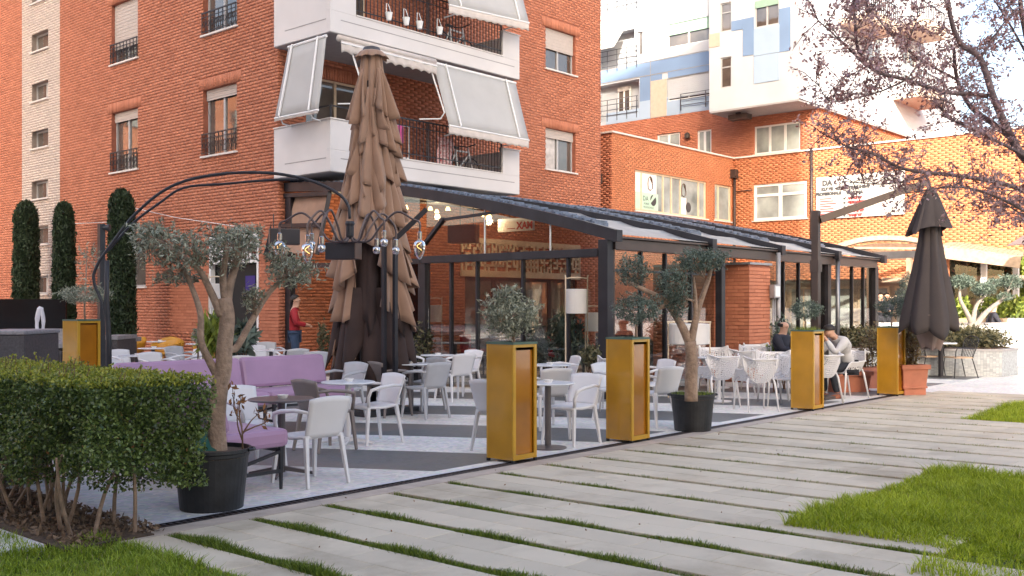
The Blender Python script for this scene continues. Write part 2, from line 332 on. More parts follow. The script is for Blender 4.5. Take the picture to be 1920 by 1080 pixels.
# ================================================================ ground, path, terrace
gz = lambda y: .010*(6.45-y) if y < 6.45 else 0.0            # the path falls gently towards the drain
setting(ob('ground', MB().add([(-400,-400,-.12),(500,-400,-.12),(500,500,-.12),(-400,500,-.12)], [(0,1,2,3)]), 'concrete'))
setting(ob('terrace', MB().box(-12, 6.86, -.1, 37.8, 40, 0), 'mosaic'))
m = MB()
for a, b in ((-12, 19.0),): m.box(a, 6.792, -.1, b, 6.86, .001)
setting(ob('terrace_edging', m, 'mosaic_trim'))
setting(ob('plaza', MB().box(19.0, -30, -.1, 90, 6.855, -.004), 'mosaic'))
# drain grate: frame and cross bars in one long part
dr = thing('drain_channel', 'long dark slotted drain grate between the mosaic terrace and the paved path', 'drain', (3, 6.73, 0), world=True)
m = MB()
for y in (6.675, 6.785): m.box(3.0, y-.007, -.05, 19, y+.007, .006)
ob('frame', m, 'steel_dark', dr)
B = [(3.0+i*.055, 6.682, -.03, 3.028+i*.055, 6.778, .002) for i in range(290)]
setting(ob('grate_bars', np_boxes('grate_bars', B, 'pipe_brown'), 0, dr), 'stuff')
setting(ob('drain_bed', MB().box(3, 6.66, -.1, 19, 6.8, -.045), 'black_gloss', dr), 'structure')
setting(ob('curb', MB().box(3.36, 6.47, -.1, 19, 6.668, .002), 'curb'))

path = thing('path', 'light paved path of long slab strips with grass growing in the gaps', 'path', (8, 4, 0), world=True)
path['kind'] = 'structure'; del path['category']; del path['label']
def slope(mb_boxes):                 # tiles follow the fall of the path
    return mb_boxes
bed = MB(); bed.add([(3.3, 6.47, -.07), (19, 6.47, -.07), (19, -4, gz(-4)-.07), (3.3, -4, gz(-4)-.07)], [(0,1,2,3)])
ob('bedding', bed, 'bedding', path)
PITCH, X0 = .685, 3.72
tile_me = []
for k in range(6):
    m = MB(); L_, W_ = .597, .2905; q = .004
    m.add([(-L_/2*0-W_/2, -L_/2, -.08), (W_/2, -L_/2, -.08), (W_/2, L_/2, -.08), (-W_/2, L_/2, -.08), (-W_/2, -L_/2, -q), (W_/2, -L_/2, -q), (W_/2, L_/2, -q), (-W_/2, L_/2, -q),
           (-W_/2+q, -L_/2+q, 0), (W_/2-q, -L_/2+q, 0), (W_/2-q, L_/2-q, 0), (-W_/2+q, L_/2-q, 0)],
          [(0,1,5,4),(1,2,6,5),(2,3,7,6),(3,0,4,7),(4,5,9,8),(5,6,10,9),(6,7,11,10),(7,4,8,11),(8,9,10,11)])
    tile_me.append(m.mesh('paving_slab', 'paving'))
tiles = []
def strip_end(k):
    x = X0+k*PITCH
    if k == 0: return -3.0
    if x < 6.0: return -3.0
    if x < 6.6: return 2.15
    if x < 9.3: return 3.28+.05*math.sin(k*2.3)
    if x < 14.5: return 2.45+.04*math.sin(k*3)
    if x < 17.2: return 4.55
    return 3.6
for k in range(-1, 23):
    xa = X0+k*PITCH+.049; y1 = strip_end(k); y = 6.465-(.0 if k % 2 else .22)
    if k == -1: cols = [(X0-.045-.15, .3)]
    else: cols = [(xa+.1465, .3), (xa+.1465+.294, .3)]
    for ci, (xc, wd) in enumerate(cols):
        yy = 6.468; off = .3 if ci else 0
        first = True
        while yy > y1+.05:
            L_ = .6 if not first or not off else .3
            L_ = min(L_, yy-y1) if y1 > -2 else L_
            tiles.append((xc, yy-L_/2, L_)); yy -= L_; first = False
vis = []
for t in tiles:
    d = depth(t); 
    if d < 5: continue
    lat = (t[0]*CR.x+t[1]*CR.y)/d*FOC
    if abs(lat) < 1010 and 3.2/2*FOC/d < 560: vis.append((d, t))
vis.sort(key=lambda q: q[0]); rest = []
for i, (d, t) in enumerate(vis):
    if i < 300:
        o = link('paving_slab', tile_me[i % 6], path); o.location = (t[0]+R.uniform(-.001, .001), t[1], gz(t[1])+R.uniform(-.0012, .0015)); o.rotation_euler = (-.010, R.uniform(-.002, .002), R.uniform(-.002, .002)); o.scale = (1, t[2]/.6, 1)
        o.matrix_parent_inverse = Matrix.Translation(-path.location)
    else: rest.append(t)
B = [(t[0]-.148, t[1]-t[2]/2+.002, -.07, t[0]+.148, t[1]+t[2]/2-.002, gz(t[1])) for t in rest]
if B: setting(ob('paving_slabs_far', np_boxes('paving_slabs_far', B, 'paving'), 0, path), 'stuff')
# lawns: soil sheets and blades
def lawn(name, polys, n, h0, h1, edge=0.0, mat='grass', zf=gz):
    pts = []
    A = [(x1-x0)*(y1-y0) for x0, x1, y0, y1 in polys]
    for (x0, x1, y0, y1), a in zip(polys, A):
        k = int(n*a/sum(A)); pts.append(np.stack([rng.uniform(x0, x1, k), rng.uniform(y0, y1, k)], 1))
    p = np.concatenate(pts); k = len(p); z = np.where(p[:, 1] < 6.45, .010*(6.45-p[:, 1]), 0)-.02
    patch = .5+.5*np.sin(p[:, 0]*2.1+1.3*np.sin(p[:, 1]*1.7))*np.cos(p[:, 1]*1.9+.8*np.sin(p[:, 0]*2.7))
    h = rng.uniform(h0, h1, k)*(.40+.85*patch+.2*np.sin(p[:, 0]*13)*np.sin(p[:, 1]*11)); a = rng.uniform(0, 2*PI, k); lean = rng.normal(0, .45, (k, 2))*h[:, None]; wd = rng.uniform(.0022, .0048, k)
    dx, dy = np.cos(a)*wd, np.sin(a)*wd; b0 = np.stack([p[:, 0]-dx, p[:, 1]-dy, z], 1); b1 = np.stack([p[:, 0]+dx, p[:, 1]+dy, z], 1)
    mid = np.stack([p[:, 0]+lean[:, 0]*.35, p[:, 1]+lean[:, 1]*.35, z+h*.62], 1); tip = np.stack([p[:, 0]+lean[:, 0], p[:, 1]+lean[:, 1], z+h], 1)
    off = np.stack([dx*.7, dy*.7, dx*0], 1)
    q1 = np.stack([b0, b1, mid+off, mid-off], 1); q2 = np.stack([mid-off, mid+off, tip+off*.15, tip-off*.15], 1)
    o = ob(name, np_mesh(name, np.concatenate([q1, q2]), 4, mat), 0); return setting(o, 'stuff')
def soil(name, x0, x1, y0, y1, dz=-.03):
    setting(ob(name, MB().add([(x0, y0, gz(y0)+dz), (x1, y0, gz(y0)+dz), (x1, y1, gz(y1)+dz), (x0, y1, gz(y1)+dz)], [(0,1,2,3)]), 'turf_soil'))
soil('lawn_soil', .3, 3.37, 3, 6.74); soil('lawn_soil', 6.6, 9.92, -1, 3.29, -.025); soil('lawn_soil', 9.92, 14.6, -1, 2.45, -.025); soil('lawn_soil', 14.6, 19, 1, 4.55, -.03); soil('lawn_soil', 5.9, 6.7, -1, 2.16, -.026)
lawn('lawn_grass', [(.6, 3.38, 3.6, 6.72)], 52000, .05, .12)
lawn('lawn_grass', [(.4, 2.95, 6.7, 8.4)], 12000, .04, .09)
lawn('lawn_grass', [(6.66, 9.90, -.6, 3.30)], 90000, .05, .12, mat='grass_bright')
lawn('lawn_grass', [(5.9, 6.7, -.4, 2.16), (9.9, 14.6, .3, 2.45), (14.6, 18.6, 2.6, 4.6)], 56000, .05, .12, mat='grass_bright')
lawn('dry_grass', [(.8, 3.36, 3.8, 6.7), (6.7, 9.4, -.4, 3.28), (9.4, 14.4, .5, 2.4)], 9000, .04, .10, mat='straw')
# grass in the gaps between the strips: thicker near the terrace and in tufts
gp = []
for k in range(0, 23):
    x = X0+k*PITCH; n = int((20000 if k < 6 else 9000)/(1+k*.3)); y = rng.uniform(strip_end(max(k-1, 0)) if strip_end(max(k-1, 0)) > -2 else 1.0, 6.44, n)
    dens = (.9 if k < 5 else .42)*(.35+.65*(np.sin(y*2.3+k*2.1)*np.cos(y*.93+k*1.3) > (-.5 if k < 6 else -.1)))
    if k == 1: dens[:] = np.maximum(dens, .9*(y > 4.2))
    y = y[rng.random(n) < dens]; gp.append(np.stack([rng.normal(x, (.016 if k > 3 else .024), len(y)), y], 1))
p = np.concatenate(gp); kk = len(p); z = .010*(6.45-p[:, 1])-.045; near_ = np.clip((6.6-p[:, 0])/3, 0, 1); h = rng.uniform(.035, .06, kk)*(1+.25*np.sin(p[:, 1]*6+p[:, 0]))*(.9+.35*near_); a = rng.uniform(0, 2*PI, kk); ln = rng.normal(0, .4, (kk, 2))*h[:, None]
wd = rng.uniform(.0025, .0045, kk); off = np.stack([np.cos(a)*wd, np.sin(a)*wd, a*0], 1); b = np.stack([p[:, 0], p[:, 1], z], 1); tip = b+np.stack([ln[:, 0], ln[:, 1], h], 1)
setting(ob('gap_grass', np_mesh('gap_grass', np.stack([b-off, b+off, tip+off*.3, tip-off*.3], 1), 4, 'grass_dark'), 0), 'stuff')
p = np.stack([rng.uniform(3.05, 3.75, 2600), rng.uniform(6.55, 9.4, 2600), rng.uniform(0, .035, 2600)], 1)
setting(ob('mulch', np_mesh('mulch', leaf_quads(p, .05, .5, 0), 4, 'mulch'), 0), 'stuff'); setting(ob('flower_bed', MB().box(3.0, 6.5, -.1, 3.62, 9.4, .012), 'soil'))

p = np.stack([rng.uniform(4, 15, 60), rng.uniform(3.3, 6.6, 60)], 1); setting(ob('fallen_leaves', np_mesh('fallen_leaves', leaf_quads(np.stack([p[:, 0], p[:, 1], .010*(6.45-p[:, 1])+.006+0*p[:, 0]], 1), .024, .5, 0)*np.array([1, 1, 1]), 4, 'dry_leaf'), 0), 'stuff')
# ================================================================ brick walls
def brick_rows(u0, u1, z0, z1, holes, bl=.262, bh=.078, jt=.013):
    out = []; r = 0; z = z0
    while z+bh <= z1+1e-6:
        iv = [(u0, u1)]
        for a, b, c, d in holes:
            if c < z+bh-.01 and d > z+.01:
                nv = []
                for s, e in iv:
                    if b <= s or a >= e: nv.append((s, e)); continue
                    if a > s: nv.append((s, a))
                    if b < e: nv.append((b, e))
                iv = nv
        for s, e in iv:
            u = u0-(bl/2 if r % 2 else 0)+math.floor((s-u0)/bl)*bl
            while u < e:
                a, b = max(u, s), min(u+bl-.005, e)
                if b-a > .02: out.append((a, b, z, z+bh-jt))
                u += bl
        z += bh; r += 1
    return out
class Plane:
    def __init__(s, ax, c): s.ax = ax; s.c = c
    def fn(s): return (lambda u, d, z: (s.c+d, u, z)) if s.ax == 'X' else (lambda u, d, z: (u, s.c+d, z))
    def boxes(s, rows, d0=-.016, d1=.004, jit=.004):
        j = [R.uniform(-jit, jit) for _ in rows]
        return [(s.c+d0+q, a, z0, s.c+d1, b, z1) if s.ax == 'X' else (a, s.c+d0+q, z0, b, s.c+d1, z1) for (a, b, z0, z1), q in zip(rows, j)]
    def shell(s, mb, u0, u1, z0, z1, holes, depth_=.22):      # wall face with real openings and their reveals
        us = sorted({u0, u1, *[h for q in holes for h in q[:2] if u0 < h < u1]}); zs = sorted({z0, z1, *[h for q in holes for h in q[2:] if z0 < h < z1]}); f = s.fn()
        for a, b in zip(us, us[1:]):
            for c, d in zip(zs, zs[1:]):
                mu, mz = (a+b)/2, (c+d)/2
                if any(q[0] < mu < q[1] and q[2] < mz < q[3] for q in holes): continue
                mb.add([f(a, 0, c), f(b, 0, c), f(b, 0, d), f(a, 0, d)], [(0,1,2,3)])
        for a, b, c, d in holes:
            P = [f(a, 0, c), f(b, 0, c), f(b, 0, d), f(a, 0, d)]; Q = [f(a, depth_, c), f(b, depth_, c), f(b, depth_, d), f(a, depth_, d)]
            mb.add(P+Q, [(0,1,5,4),(1,2,6,5),(2,3,7,6),(3,0,4,7),(4,5,6,7)])
def brick_face(bld, pl, u0, u1, z0, z1, holes, mat='brick', mort='mortar', wall_name='wall', heads=True, near=None, brk=True, bh=.078, bl=.262):
    m = MB(); pl.shell(m, u0, u1, z0, z1, holes); ob(wall_name, m, mort, bld)
    if not brk: return
    hh = list(holes); sold = []
    if heads:
        for a, b, c, d in holes:
            if b-a > 1.0:
                hh.append((a-.18, b+.18, d, d+.28)); u = a-.18
                while u < b+.17: sold.append((u, min(u+.066, b+.18), d+.004, d+.276)); u += .078
    rows = brick_rows(u0, u1, z0, z1, hh, bh=bh, bl=bl); fs = [(0,3,2,1),(4,5,6,7),(0,1,5,4),(1,2,6,5),(2,3,7,6),(3,0,4,7)]
    solo = []
    if near:
        rows.sort(key=lambda q: near(q)); solo = rows[:300]; rows = rows[300:]
    far_ = mat == 'brick_orange' or pl.c > 30; setting(ob('brickwork', np_boxes('brickwork', pl.boxes(rows, *((-.004, .004, .0004) if far_ else (-.014, .004, .0012))), mat), 0, bld), 'stuff')
    if sold: setting(ob('soldier_course', np_boxes('soldier_course', pl.boxes(sold, -.02), mat), 0, bld), 'stuff')
    if solo: single_bricks(bld, pl, solo, mat)
def single_bricks(bld, pl, rows, mat):
    cache = {}
    for a, b, z0, z1 in rows:
        k = (round(b-a, 2), round(z1-z0, 3))
        if k not in cache:
            q = Plane(pl.ax, 0); l, h = k[0]/2, k[1]/2; x0, y0, zz0, x1, y1, zz1 = q.boxes([(-l, l, -h, h)], jit=0)[0]; e = .004
            m = MB(); m.box(x0, y0, zz0, x1, y1, zz1); cache[k] = m.mesh('brick', mat)
        o = link('brick', cache[k], bld); q = R.uniform(-.004, .003); c = ((a+b)/2, (z0+z1)/2)
        o.location = (pl.c+q, c[0], c[1]) if pl.ax == 'X' else (c[0], pl.c+q, c[1])
        if bld.name in WORLD: o.matrix_parent_inverse = Matrix.Translation(-bld.location)
def window(bld, pl, a, b, c, d, mull=1, fr='frame_grey', pane='pane', shut=0.0, sill=True, rail=False, blind='shutter', dep=.13, trans=None, curt=False, bw=.05):
    f = pl.fn(); m = MB(f); top = d-shut
    for u in (a, b-bw): m.box(u, dep-.03, c, u+bw, dep+.05, d)
    m.box(a, dep-.028, c+.001, b, dep+.048, c+bw); m.box(a, dep-.028, d-bw, b, dep+.048, d-.001)
    for i in range(mull):
        u = a+(b-a)*(i+1)/(mull+1); m.box(u-bw*.7, dep-.035, c+.002, u+bw*.7, dep+.04, d-.002)
    if trans: m.box(a, dep-.034, trans-bw/2, b, dep+.043, trans+bw/2)
    w_ = ob('window', m, fr, bld)
    ob('pane', MB(f).box(a+.02, dep, c+.02, b-.02, dep+.012, d-.02), pane, w_)
    if curt: ob('curtain', MB(f).box(a+bw, dep-.02, c+bw, a+(b-a)*.42, dep-.012, d-bw), 'curtain', w_)
    if sill: ob('sill', MB(f).box(a-.06, -.07, c-.045, b+.06, dep-.03, c-.001), 'sill', w_)
    if shut:
        m = MB(f); n = max(3, int(shut/.045))
        for i in range(n): z = top+shut*i/n; m.box(a+.015, dep-.075-.006*(i % 2), z, b-.015, dep-.055, z+shut/n-.006)
        ob('shutter', m, blind, w_)
    if rail:
        m = MB(f); zt = c+.52
        m.box(a-.02, -.06, zt, b+.02, -.03, zt+.03); m.box(a-.02, -.055, zt-.1, b+.02, -.035, zt-.085); m.box(a-.02, -.055, c+.06, b+.02, -.035, c+.075)
        n = max(3, int((b-a)/.17))
        for i in range(n+1):
            u = a+(b-a)*i/n; m.box(u-.008, -.054, c+.03, u+.008, -.036, zt)
            if i < n:
                uc = u+(b-a)/n/2
                for q in range(6): t0, t1 = q*PI/3, (q+1)*PI/3; m.bar((uc+.055*math.cos(t0), -.045, c+.26+.075*math.sin(t0)), (uc+.055*math.cos(t1), -.045, c+.26+.075*math.sin(t1)), .012)
        ob('railing', m, 'iron', w_)
    return w_

# ---------------------------------------------------------------- the corner apartment building
A = thing('apartment_building', 'red brick apartment building with white wraparound corner balconies and a white brick stripe', 'building', (13.8, 19.25, 0), world=True)
PX, PY = Plane('X', 13.8), Plane('Y', 19.25)
wl = [(25.62, 27.08, 8.31, 9.98), (25.62, 27.08, 5.30, 6.96), (20.93, 22.40, 8.31, 9.98), (20.93, 22.40, 5.30, 6.95), (25.62, 27.08, 11.3, 12.95), (20.93, 22.4, 11.3, 12.95)]
stair = [(31.04, 32.2, z, z+.55) for z in (1.95, 3.48, 4.90, 6.48, 7.95, 9.50, 11.02)]
door_l = [(20.02, 22.1, .0, 3.28), (25.7, 26.9, 2.1, 3.2), (23.55, 24.9, 0.0, 3.3)]
door_l = [(20.02, 22.1, .0, 3.28), (25.2, 27.0, 2.1, 3.35)]
def near_left(q): 
    p = (13.8, (q[0]+q[1])/2); z = q[2]
    return 0 if (19.27 < p[1] < 20.0 and .75 < z < 3.3) else (1+depth(p) if (22.15 < p[1] < 25.0 and .9 < z < 3.0) else 1000)
brick_face(A, PX, 19.25, 30.26, 0, 12.6, wl+door_l, near=near_left)
brick_face(A, PX, 30.26, 32.91, 0, 12.6, stair, 'white_brick', 'white_mortar', heads=False)
brick_face(A, PX, 32.91, 40, 0, 12.6, [])
wr = [(23.38, 24.84, 5.70, 6.94), (23.38, 24.84, 8.72, 9.97)]
wint = [(14.55, 16.4, 4.72, 7.0), (14.55, 16.4, 7.72, 10.0), (19.9, 24.9, 0, 2.38)]
brick_face(A, PY, 13.8, 26.15, 0, 12.6, wr+wint)
m = MB(); m.box(13.9, 19.35, 12.6, 26.05, 40, 15.8); m.box(13.55, 19.0, 15.8, 26.4, 40.2, 16.1)
for x in (26.14,): m.box(19, 39.9, 0, 26.14, 40, 12.6)
m.add([(26.15, 19.25, 0), (26.15, 40, 0), (26.15, 40, 12.6), (26.15, 19.25, 12.6)], [(0,1,2,3)]); ob('upper_storeys', m, 'brick', A)
for i, h in enumerate(wl): window(A, PX, *h, rail=True, shut={0: 1.25, 1: .26, 2: .26, 3: .26, 4: .3, 5: .3}[i], fr='frame_grey', dep=.16)
for i, h in enumerate(stair): window(A, PX, *h, mull=0, fr='frame_grey', sill=True, dep=.17, curt=i % 2 == 0)
for i, h in enumerate(wr): window(A, PY, *h, mull=1, shut=(.28, .62)[i], dep=.16, curt=(i == 0))
window(A, PX, 25.2, 27.0, 2.1, 3.35, mull=1, dep=.18)
# big doorway in the left wall: white lattice over a black sheet coloured as the opening's shade
f = PX.fn(); w_ = ob('doorway', MB(f).box(20.02, .12, 0, 22.1, .2, 2.62), 'door_dark', A)
m = MB(f)
for u in (20.02, 22.03): m.box(u, -.03, 0, u+.07, .1, 3.28)
m.box(20.09, -.03, 2.6, 22.03, .1, 2.67); m.box(20.09, -.03, 3.21, 22.03, .1, 3.28); ob('door_frame', m, 'frame_white', w_)
def lattice(f, u0, u1, z0, z1, d0, d1, mb, cell=.12):      # cut-out screen of short random bars
    nu, nz = int((u1-u0)/cell), int((z1-z0)/cell); du, dz = (u1-u0)/nu, (z1-z0)/nz; t = cell*.22
    for i in range(nu+1):
        for j in range(nz+1):
            u, z = u0+i*du, z0+j*dz
            if i < nu and R.random() < .62: mb.box(u-t, d0, z-t, u+du+t, d1, z+t)
            if j < nz and R.random() < .62: mb.box(u-t, d0+.001, z-t, u+t, d1+.001, z+dz+t)
m = MB(f); lattice(f, 20.1, 22.0, 2.68, 3.2, 0, .03, m, .10); ob('lattice', m, 'frame_white', w_)
ob('blue_screen', MB(f).box(20.35, .11, 1.95, 20.75, .115, 2.3), 'blue_glow', w_)
# balcony doors on the inner wall
for i, h in enumerate(wint[:2]): window(A, PY, *h, mull=1, fr='cream', pane='pane', sill=False, dep=.1)
# balconies (one per storey) with parapet, painted recess-shade strip, coping, railing
def balcony(z, full=True):
    m = MB(); x0, x1, y0, y1 = 13.65, 19.83, 17.2, 19.24
    m.box(x0+.12, y0+.12, z+.02, x1-.12, y1, z+.2)
    m.box(x0, y0, z, x1, y0+.12, z+.47); m.box(x0, y0+.001, z+.47, x0+.71, y0+.119, z+1.12); m.box(19.18, y0+.001, z+.47, x1, y0+.119, z+1.12)
    m.box(x0+.001, y0+.12, z+.001, x0+.12, y1, z+1.119); m.box(x1-.12, y0+.12, z+.001, x1-.001, y1, z+1.119)
    b = ob('balcony', m, 'render_white', A, bevel=.008)
    m = MB(); m.box(x0+.71, y0-.02, z+.472, 19.18, y0+.14, z+.5); m.box(x0-.02, y0-.021, z+1.122, x0+.712, y0+.139, z+1.15); m.box(19.17, y0-.021, z+1.122, x1+.02, y0+.139, z+1.15); m.box(x0-.021, y0+.14, z+1.122, x0+.139, y1, z+1.149); m.box(x1-.139, y0+.14, z+1.122, x1+.021, y1, z+1.149)
    ob('coping', m, 'sill', b)
    m = MB(); m.box(x0+.28, y0-.003, z+.283, x1-.2, y0+.01, z+.303); m.box(x0-.003, y0+.15, z+.283, x0+.01, y1-.42, z+.303); ob('groove_shade', m, 'groove_shade', b)  # raised strips, the shade of a recessed line put into their colour
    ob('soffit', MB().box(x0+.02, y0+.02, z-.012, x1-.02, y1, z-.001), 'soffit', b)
    m = MB(); zt = z+1.42
    m.box(14.36, y0+.04, zt, 19.18, y0+.075, zt+.03); m.box(14.36, y0+.045, z+.62, 19.18, y0+.07, z+.64); m.box(14.36, y0+.045, zt-.16, 19.18, y0+.07, zt-.145); m.bar((13.7, y0+.1, zt), (13.7, y1, zt), .03); m.bar((13.7, y0+.057, zt), (14.36, y0+.057, zt), .03)
    n = 44
    for i in range(n+1): u = 14.38+(19.15-14.38)*i/n; m.box(u-.007, y0+.05, z+.5, u+.007, y0+.066, zt)
    for u in (13.7, 14.3, 16.6, 19.2): m.bar((u, y0+.06, z+.5), (u, y0+.06, zt), .025)
    ob('railing', m, 'iron', b); return b
b1 = balcony(4.475); b2 = balcony(7.467); b3 = balcony(10.46)
# sun awnings: sloped cloth, arms, scalloped valance
def awning(name, top, bot, arms, nsc, H=.20):
    (tl, tr), (bl, br) = [[Vector(p) for p in q] for q in (top, bot)]
    m = MB(); m.grid(lambda u, v: (tl.lerp(tr, u)).lerp(bl.lerp(br, u), v)+Vector((0, 0, -.05*math.sin(PI*v)*(.6+.4*math.sin(PI*u)))), 10, 6)
    a = ob('awning', m, 'awning', A, smooth=True, solid=.006)
    m = MB()
    def vf(u, v): p = bl.lerp(br, u); return p+Vector((0, 0, -v*(H-.12*H*abs(math.sin(u*nsc*PI)))-.01))+Vector((math.sin(u*nsc*PI*2)*.012*v, math.cos(u*nsc*PI*2)*.012*v, 0))
    m.grid(vf, nsc*6, 3); ob('valance', m, 'valance', a, smooth=True, solid=.004)
    ob('roller_bar', MB().tube([tl, tr], .035), 'frame_white', a); ob('front_bar', MB().tube([bl, br], .022), 'frame_white', a)
    out = ((bl+br)/2-(tl+tr)/2); out.z = 0; off = out.normalized()*.03+Vector((0, 0, .03))
    for u in arms:
        p, q = tl.lerp(tr, u)+off, bl.lerp(br, u)+off
        m = MB(); m.bar(p, q, .034); r = q-out*1.15+Vector((0, 0, -.16)); s = q.lerp(r, .32)+Vector((0, 0, -.10)); m.tube([q, s, r], .016, 6); ob('arm', m, 'frame_white', a)
    return a
awning('awning', ((16.75, 17.24, 7.36), (19.72, 17.24, 7.36)), (QY(842, 235, 16.72), QY(992, 263, 16.72)), (.13, .86), 11)
awning('awning', ((16.75, 17.24, 10.35), (19.72, 17.24, 10.35)), (QY(842, 9, 16.72), QY(992, 43, 16.72)), (.13, .86), 11)
awning('awning', (QX(541, 89, 13.63), QX(612, 67, 13.63)), (QX(515, 222, 13.25), QX(597, 206, 13.25)), (.12, .80), 5, H=.06)
m = MB(); m.tube([(13.78, 17.1, 7.33), (16.66, 17.1, 7.33)], .075, 10); a = ob('rolled_awning', m, 'valance', A, smooth=True)
m = MB(); m.grid(lambda u, v: (13.8+2.85*u, 17.02+.012*math.sin(u*60), 7.27-v*(.27-.05*abs(math.sin(u*11*PI)))), 66, 3); ob('valance', m, 'valance', a, smooth=True, solid=.004)
ob('front_bar', MB().tube([(13.8, 17.02, 7.22), (16.66, 17.02, 7.22)], .02), 'frame_white', a)
for x in (14.1, 16.5): m = MB(); m.bar((x, 17.16, 7.36), (x+.25, 16.86, 6.12), .034); m.tube([(x+.25, 16.86, 6.12), (x+.2, 16.95, 5.98), (x-.25, 17.2, 5.94)], .017, 6); ob('arm', m, 'frame_white', a)
# things on the balconies
def pot_hang(x, y, z, lab):
    t = thing('hanging_pot', lab, 'flower pot', (x, y, z), group='white pots hung on the upper balcony railing')
    ob('pot', MB().lathe([(.055, 0), (.085, .16), (.09, .17)], 12), 'frame_white', t); m = MB(); m.tube([(-.08, 0, .16), (-.03, .05, .38), (.03, .05, .38), (.08, 0, .16)], .008, 5); ob('hanger', m, 'frame_white', t)
for x, l in ((15.25, 'white hanging flower pot left of the others on the upper balcony railing'), (15.78, 'white hanging flower pot second from the left on the upper balcony railing'), (16.2, 'white hanging flower pot third from the left on the upper balcony railing'), (16.85, 'white hanging flower pot right of the others on the upper balcony railing')): pot_hang(x, 17.13, 7.467+.56, l)
def bicycle(x, y, z, lab):
    t = thing('bicycle', lab, 'bicycle', (x, y, z), rot=rad(8), group='bicycles parked on balconies')
    for wx in (-.5, .5):
        m = MB(); m.tube([(wx+.32*math.cos(a*PI/10), 0, .34+.32*math.sin(a*PI/10)) for a in range(21)], .018, 6)
        for a in range(6): m.bar((wx, 0, .34), (wx+.31*math.cos(a*PI/3), 0, .34+.31*math.sin(a*PI/3)), .006)
        ob('wheel', m, 'iron', t)
    m = MB()
    for p, q in (((-.5, 0, .34), (-.12, 0, .32)), ((-.12, 0, .32), (-.22, 0, .82)), ((-.22, 0, .78), (.32, 0, .8)), ((-.12, 0, .32), (.34, 0, .74)), ((.5, 0, .34), (.3, 0, .92)), ((-.5, 0, .34), (-.2, 0, .74))): m.bar(p, q, .035)
    ob('frame', m, 'frame_white', t); ob('saddle', MB().box(-.34, -.05, .84, -.12, .05, .88), 'iron', t); ob('handlebar', MB().tube([(.3, -.25, .98), (.28, 0, .93), (.3, .25, .98)], .014, 6), 'iron', t)
bicycle(18.2, 17.75, 4.68, 'white framed bicycle standing behind the lower balcony railing')
bicycle(18.0, 17.75, 7.67, 'white framed bicycle standing behind the upper balcony railing')
m = MB(); m.grid(lambda u, v: (17.15+.55*u+.05*math.sin(v*9), 17.5+.05*math.sin(u*14), 5.72-1.0*v-.05*abs(math.sin(u*7))), 14, 8)
tag(ob('patterned_cloth', m, 'cloth_red', smooth=True, solid=.01), 'red and white patterned cloth draped behind the lower balcony railing', 'cloth')
t = thing('drying_rack', 'clothes rack with pink and dark laundry on the lower balcony', 'drying rack', (15.9, 17.9, 4.68))
m = MB()
for z in (.4, 1.15):
    m.bar((-.45, -.25, z), (.45, -.25, z), .02); m.bar((-.45, .25, z), (.45, .25, z), .02)
for x in (-.45, .45): m.bar((x, -.25, 0), (x, -.25, 1.15), .02); m.bar((x, .25, 0), (x, .25, 1.15), .02)
ob('frame', m, 'frame_white', t)
for x, mt in ((.05, 'laundry'), (-.25, 'jacket_dark')): ob('laundry', MB().grid(lambda u, v: (x+.22*u, -.26+.02*math.sin(u*9), 1.16-.42*v), 6, 3), mt, t, solid=.01)
# ================================================================ the orange wing and the blue building behind it
W = thing('brick_wing', 'low orange brick wing with wide office windows and a flat roof beside the apartment building', 'building', (37.9, 21, 0), world=True)
PB, PW = Plane('Y', 21.0), Plane('X', 37.9)
hb = [(30.66, 35.73, 5.07, 6.57), (36.36, 37.75, 5.08, 6.55)]
hw = [(17.73, 20.07, 5.07, 6.57)]
brick_face(W, PB, 29.23, 37.9, 2.5, 7.72, hb, 'brick_orange', 'mortar_orange', heads=False)
PR = Plane('X', 29.23); brick_face(W, PR, 21.0, 23.2, 2.5, 7.72, [], 'brick', heads=False)
brick_face(W, PW, 6.0, 21.0, 2.6, 7.72, hw, 'brick_orange', 'mortar_orange', heads=False, bh=.085)
m = MB(); m.box(29.25, 21.02, 0, 37.88, 27, 2.5); m.box(29.25, 23.2, 2.5, 37.88, 40, 7.6); m.box(38.25, 6.02, 2.6, 60, 20.9, 7.6)
ob('core', m, 'mortar', W)
m = MB(); m.box(29.15, 20.92, 7.72, 37.82, 21.2, 7.78); m.box(29.14, 21.2, 7.72, 29.4, 30, 7.779); m.box(37.82, 5.9, 7.721, 38.2, 20.92, 7.781); ob('coping', m, 'sill', W)
fb = PB.fn()
def office(h, cols, pw='pane_pale'):
    a, b, c, d = h; m = MB(fb); bw = .07
    m.box(a, .06, c, b, .14, c+bw); m.box(a, .06, d-bw, b, .14, d)
    for u in cols: m.box(u-bw/2, .05, c+.001, u+bw/2, .15, d-.001)
    w_ = ob('window', m, 'cream', W); cs = sorted(cols)
    for u0, u1 in zip(cs, cs[1:]): ob('pane', MB(fb).box(u0+.03, .1, c+.05, u1-.03, .112, d-.05), pw, w_)
    ob('sill', MB(fb).box(a-.08, -.07, c-.05, b+.08, .06, c-.001), 'sill', w_); return w_
ow = office(hb[0], (30.7, 31.15, 32.62, 33.2, 33.85, 35.2, 35.7)); office(hb[1], (36.4, 36.75, 37.7))
ob('blind', MB(fb).box(30.75, .085, 5.15, 32.2, .092, 6.5), 'sign_white', ow)
ob('poster', MB(fb).box(30.75, .074, 5.15, 32.3, .082, 5.78), 'sign_green', ow)
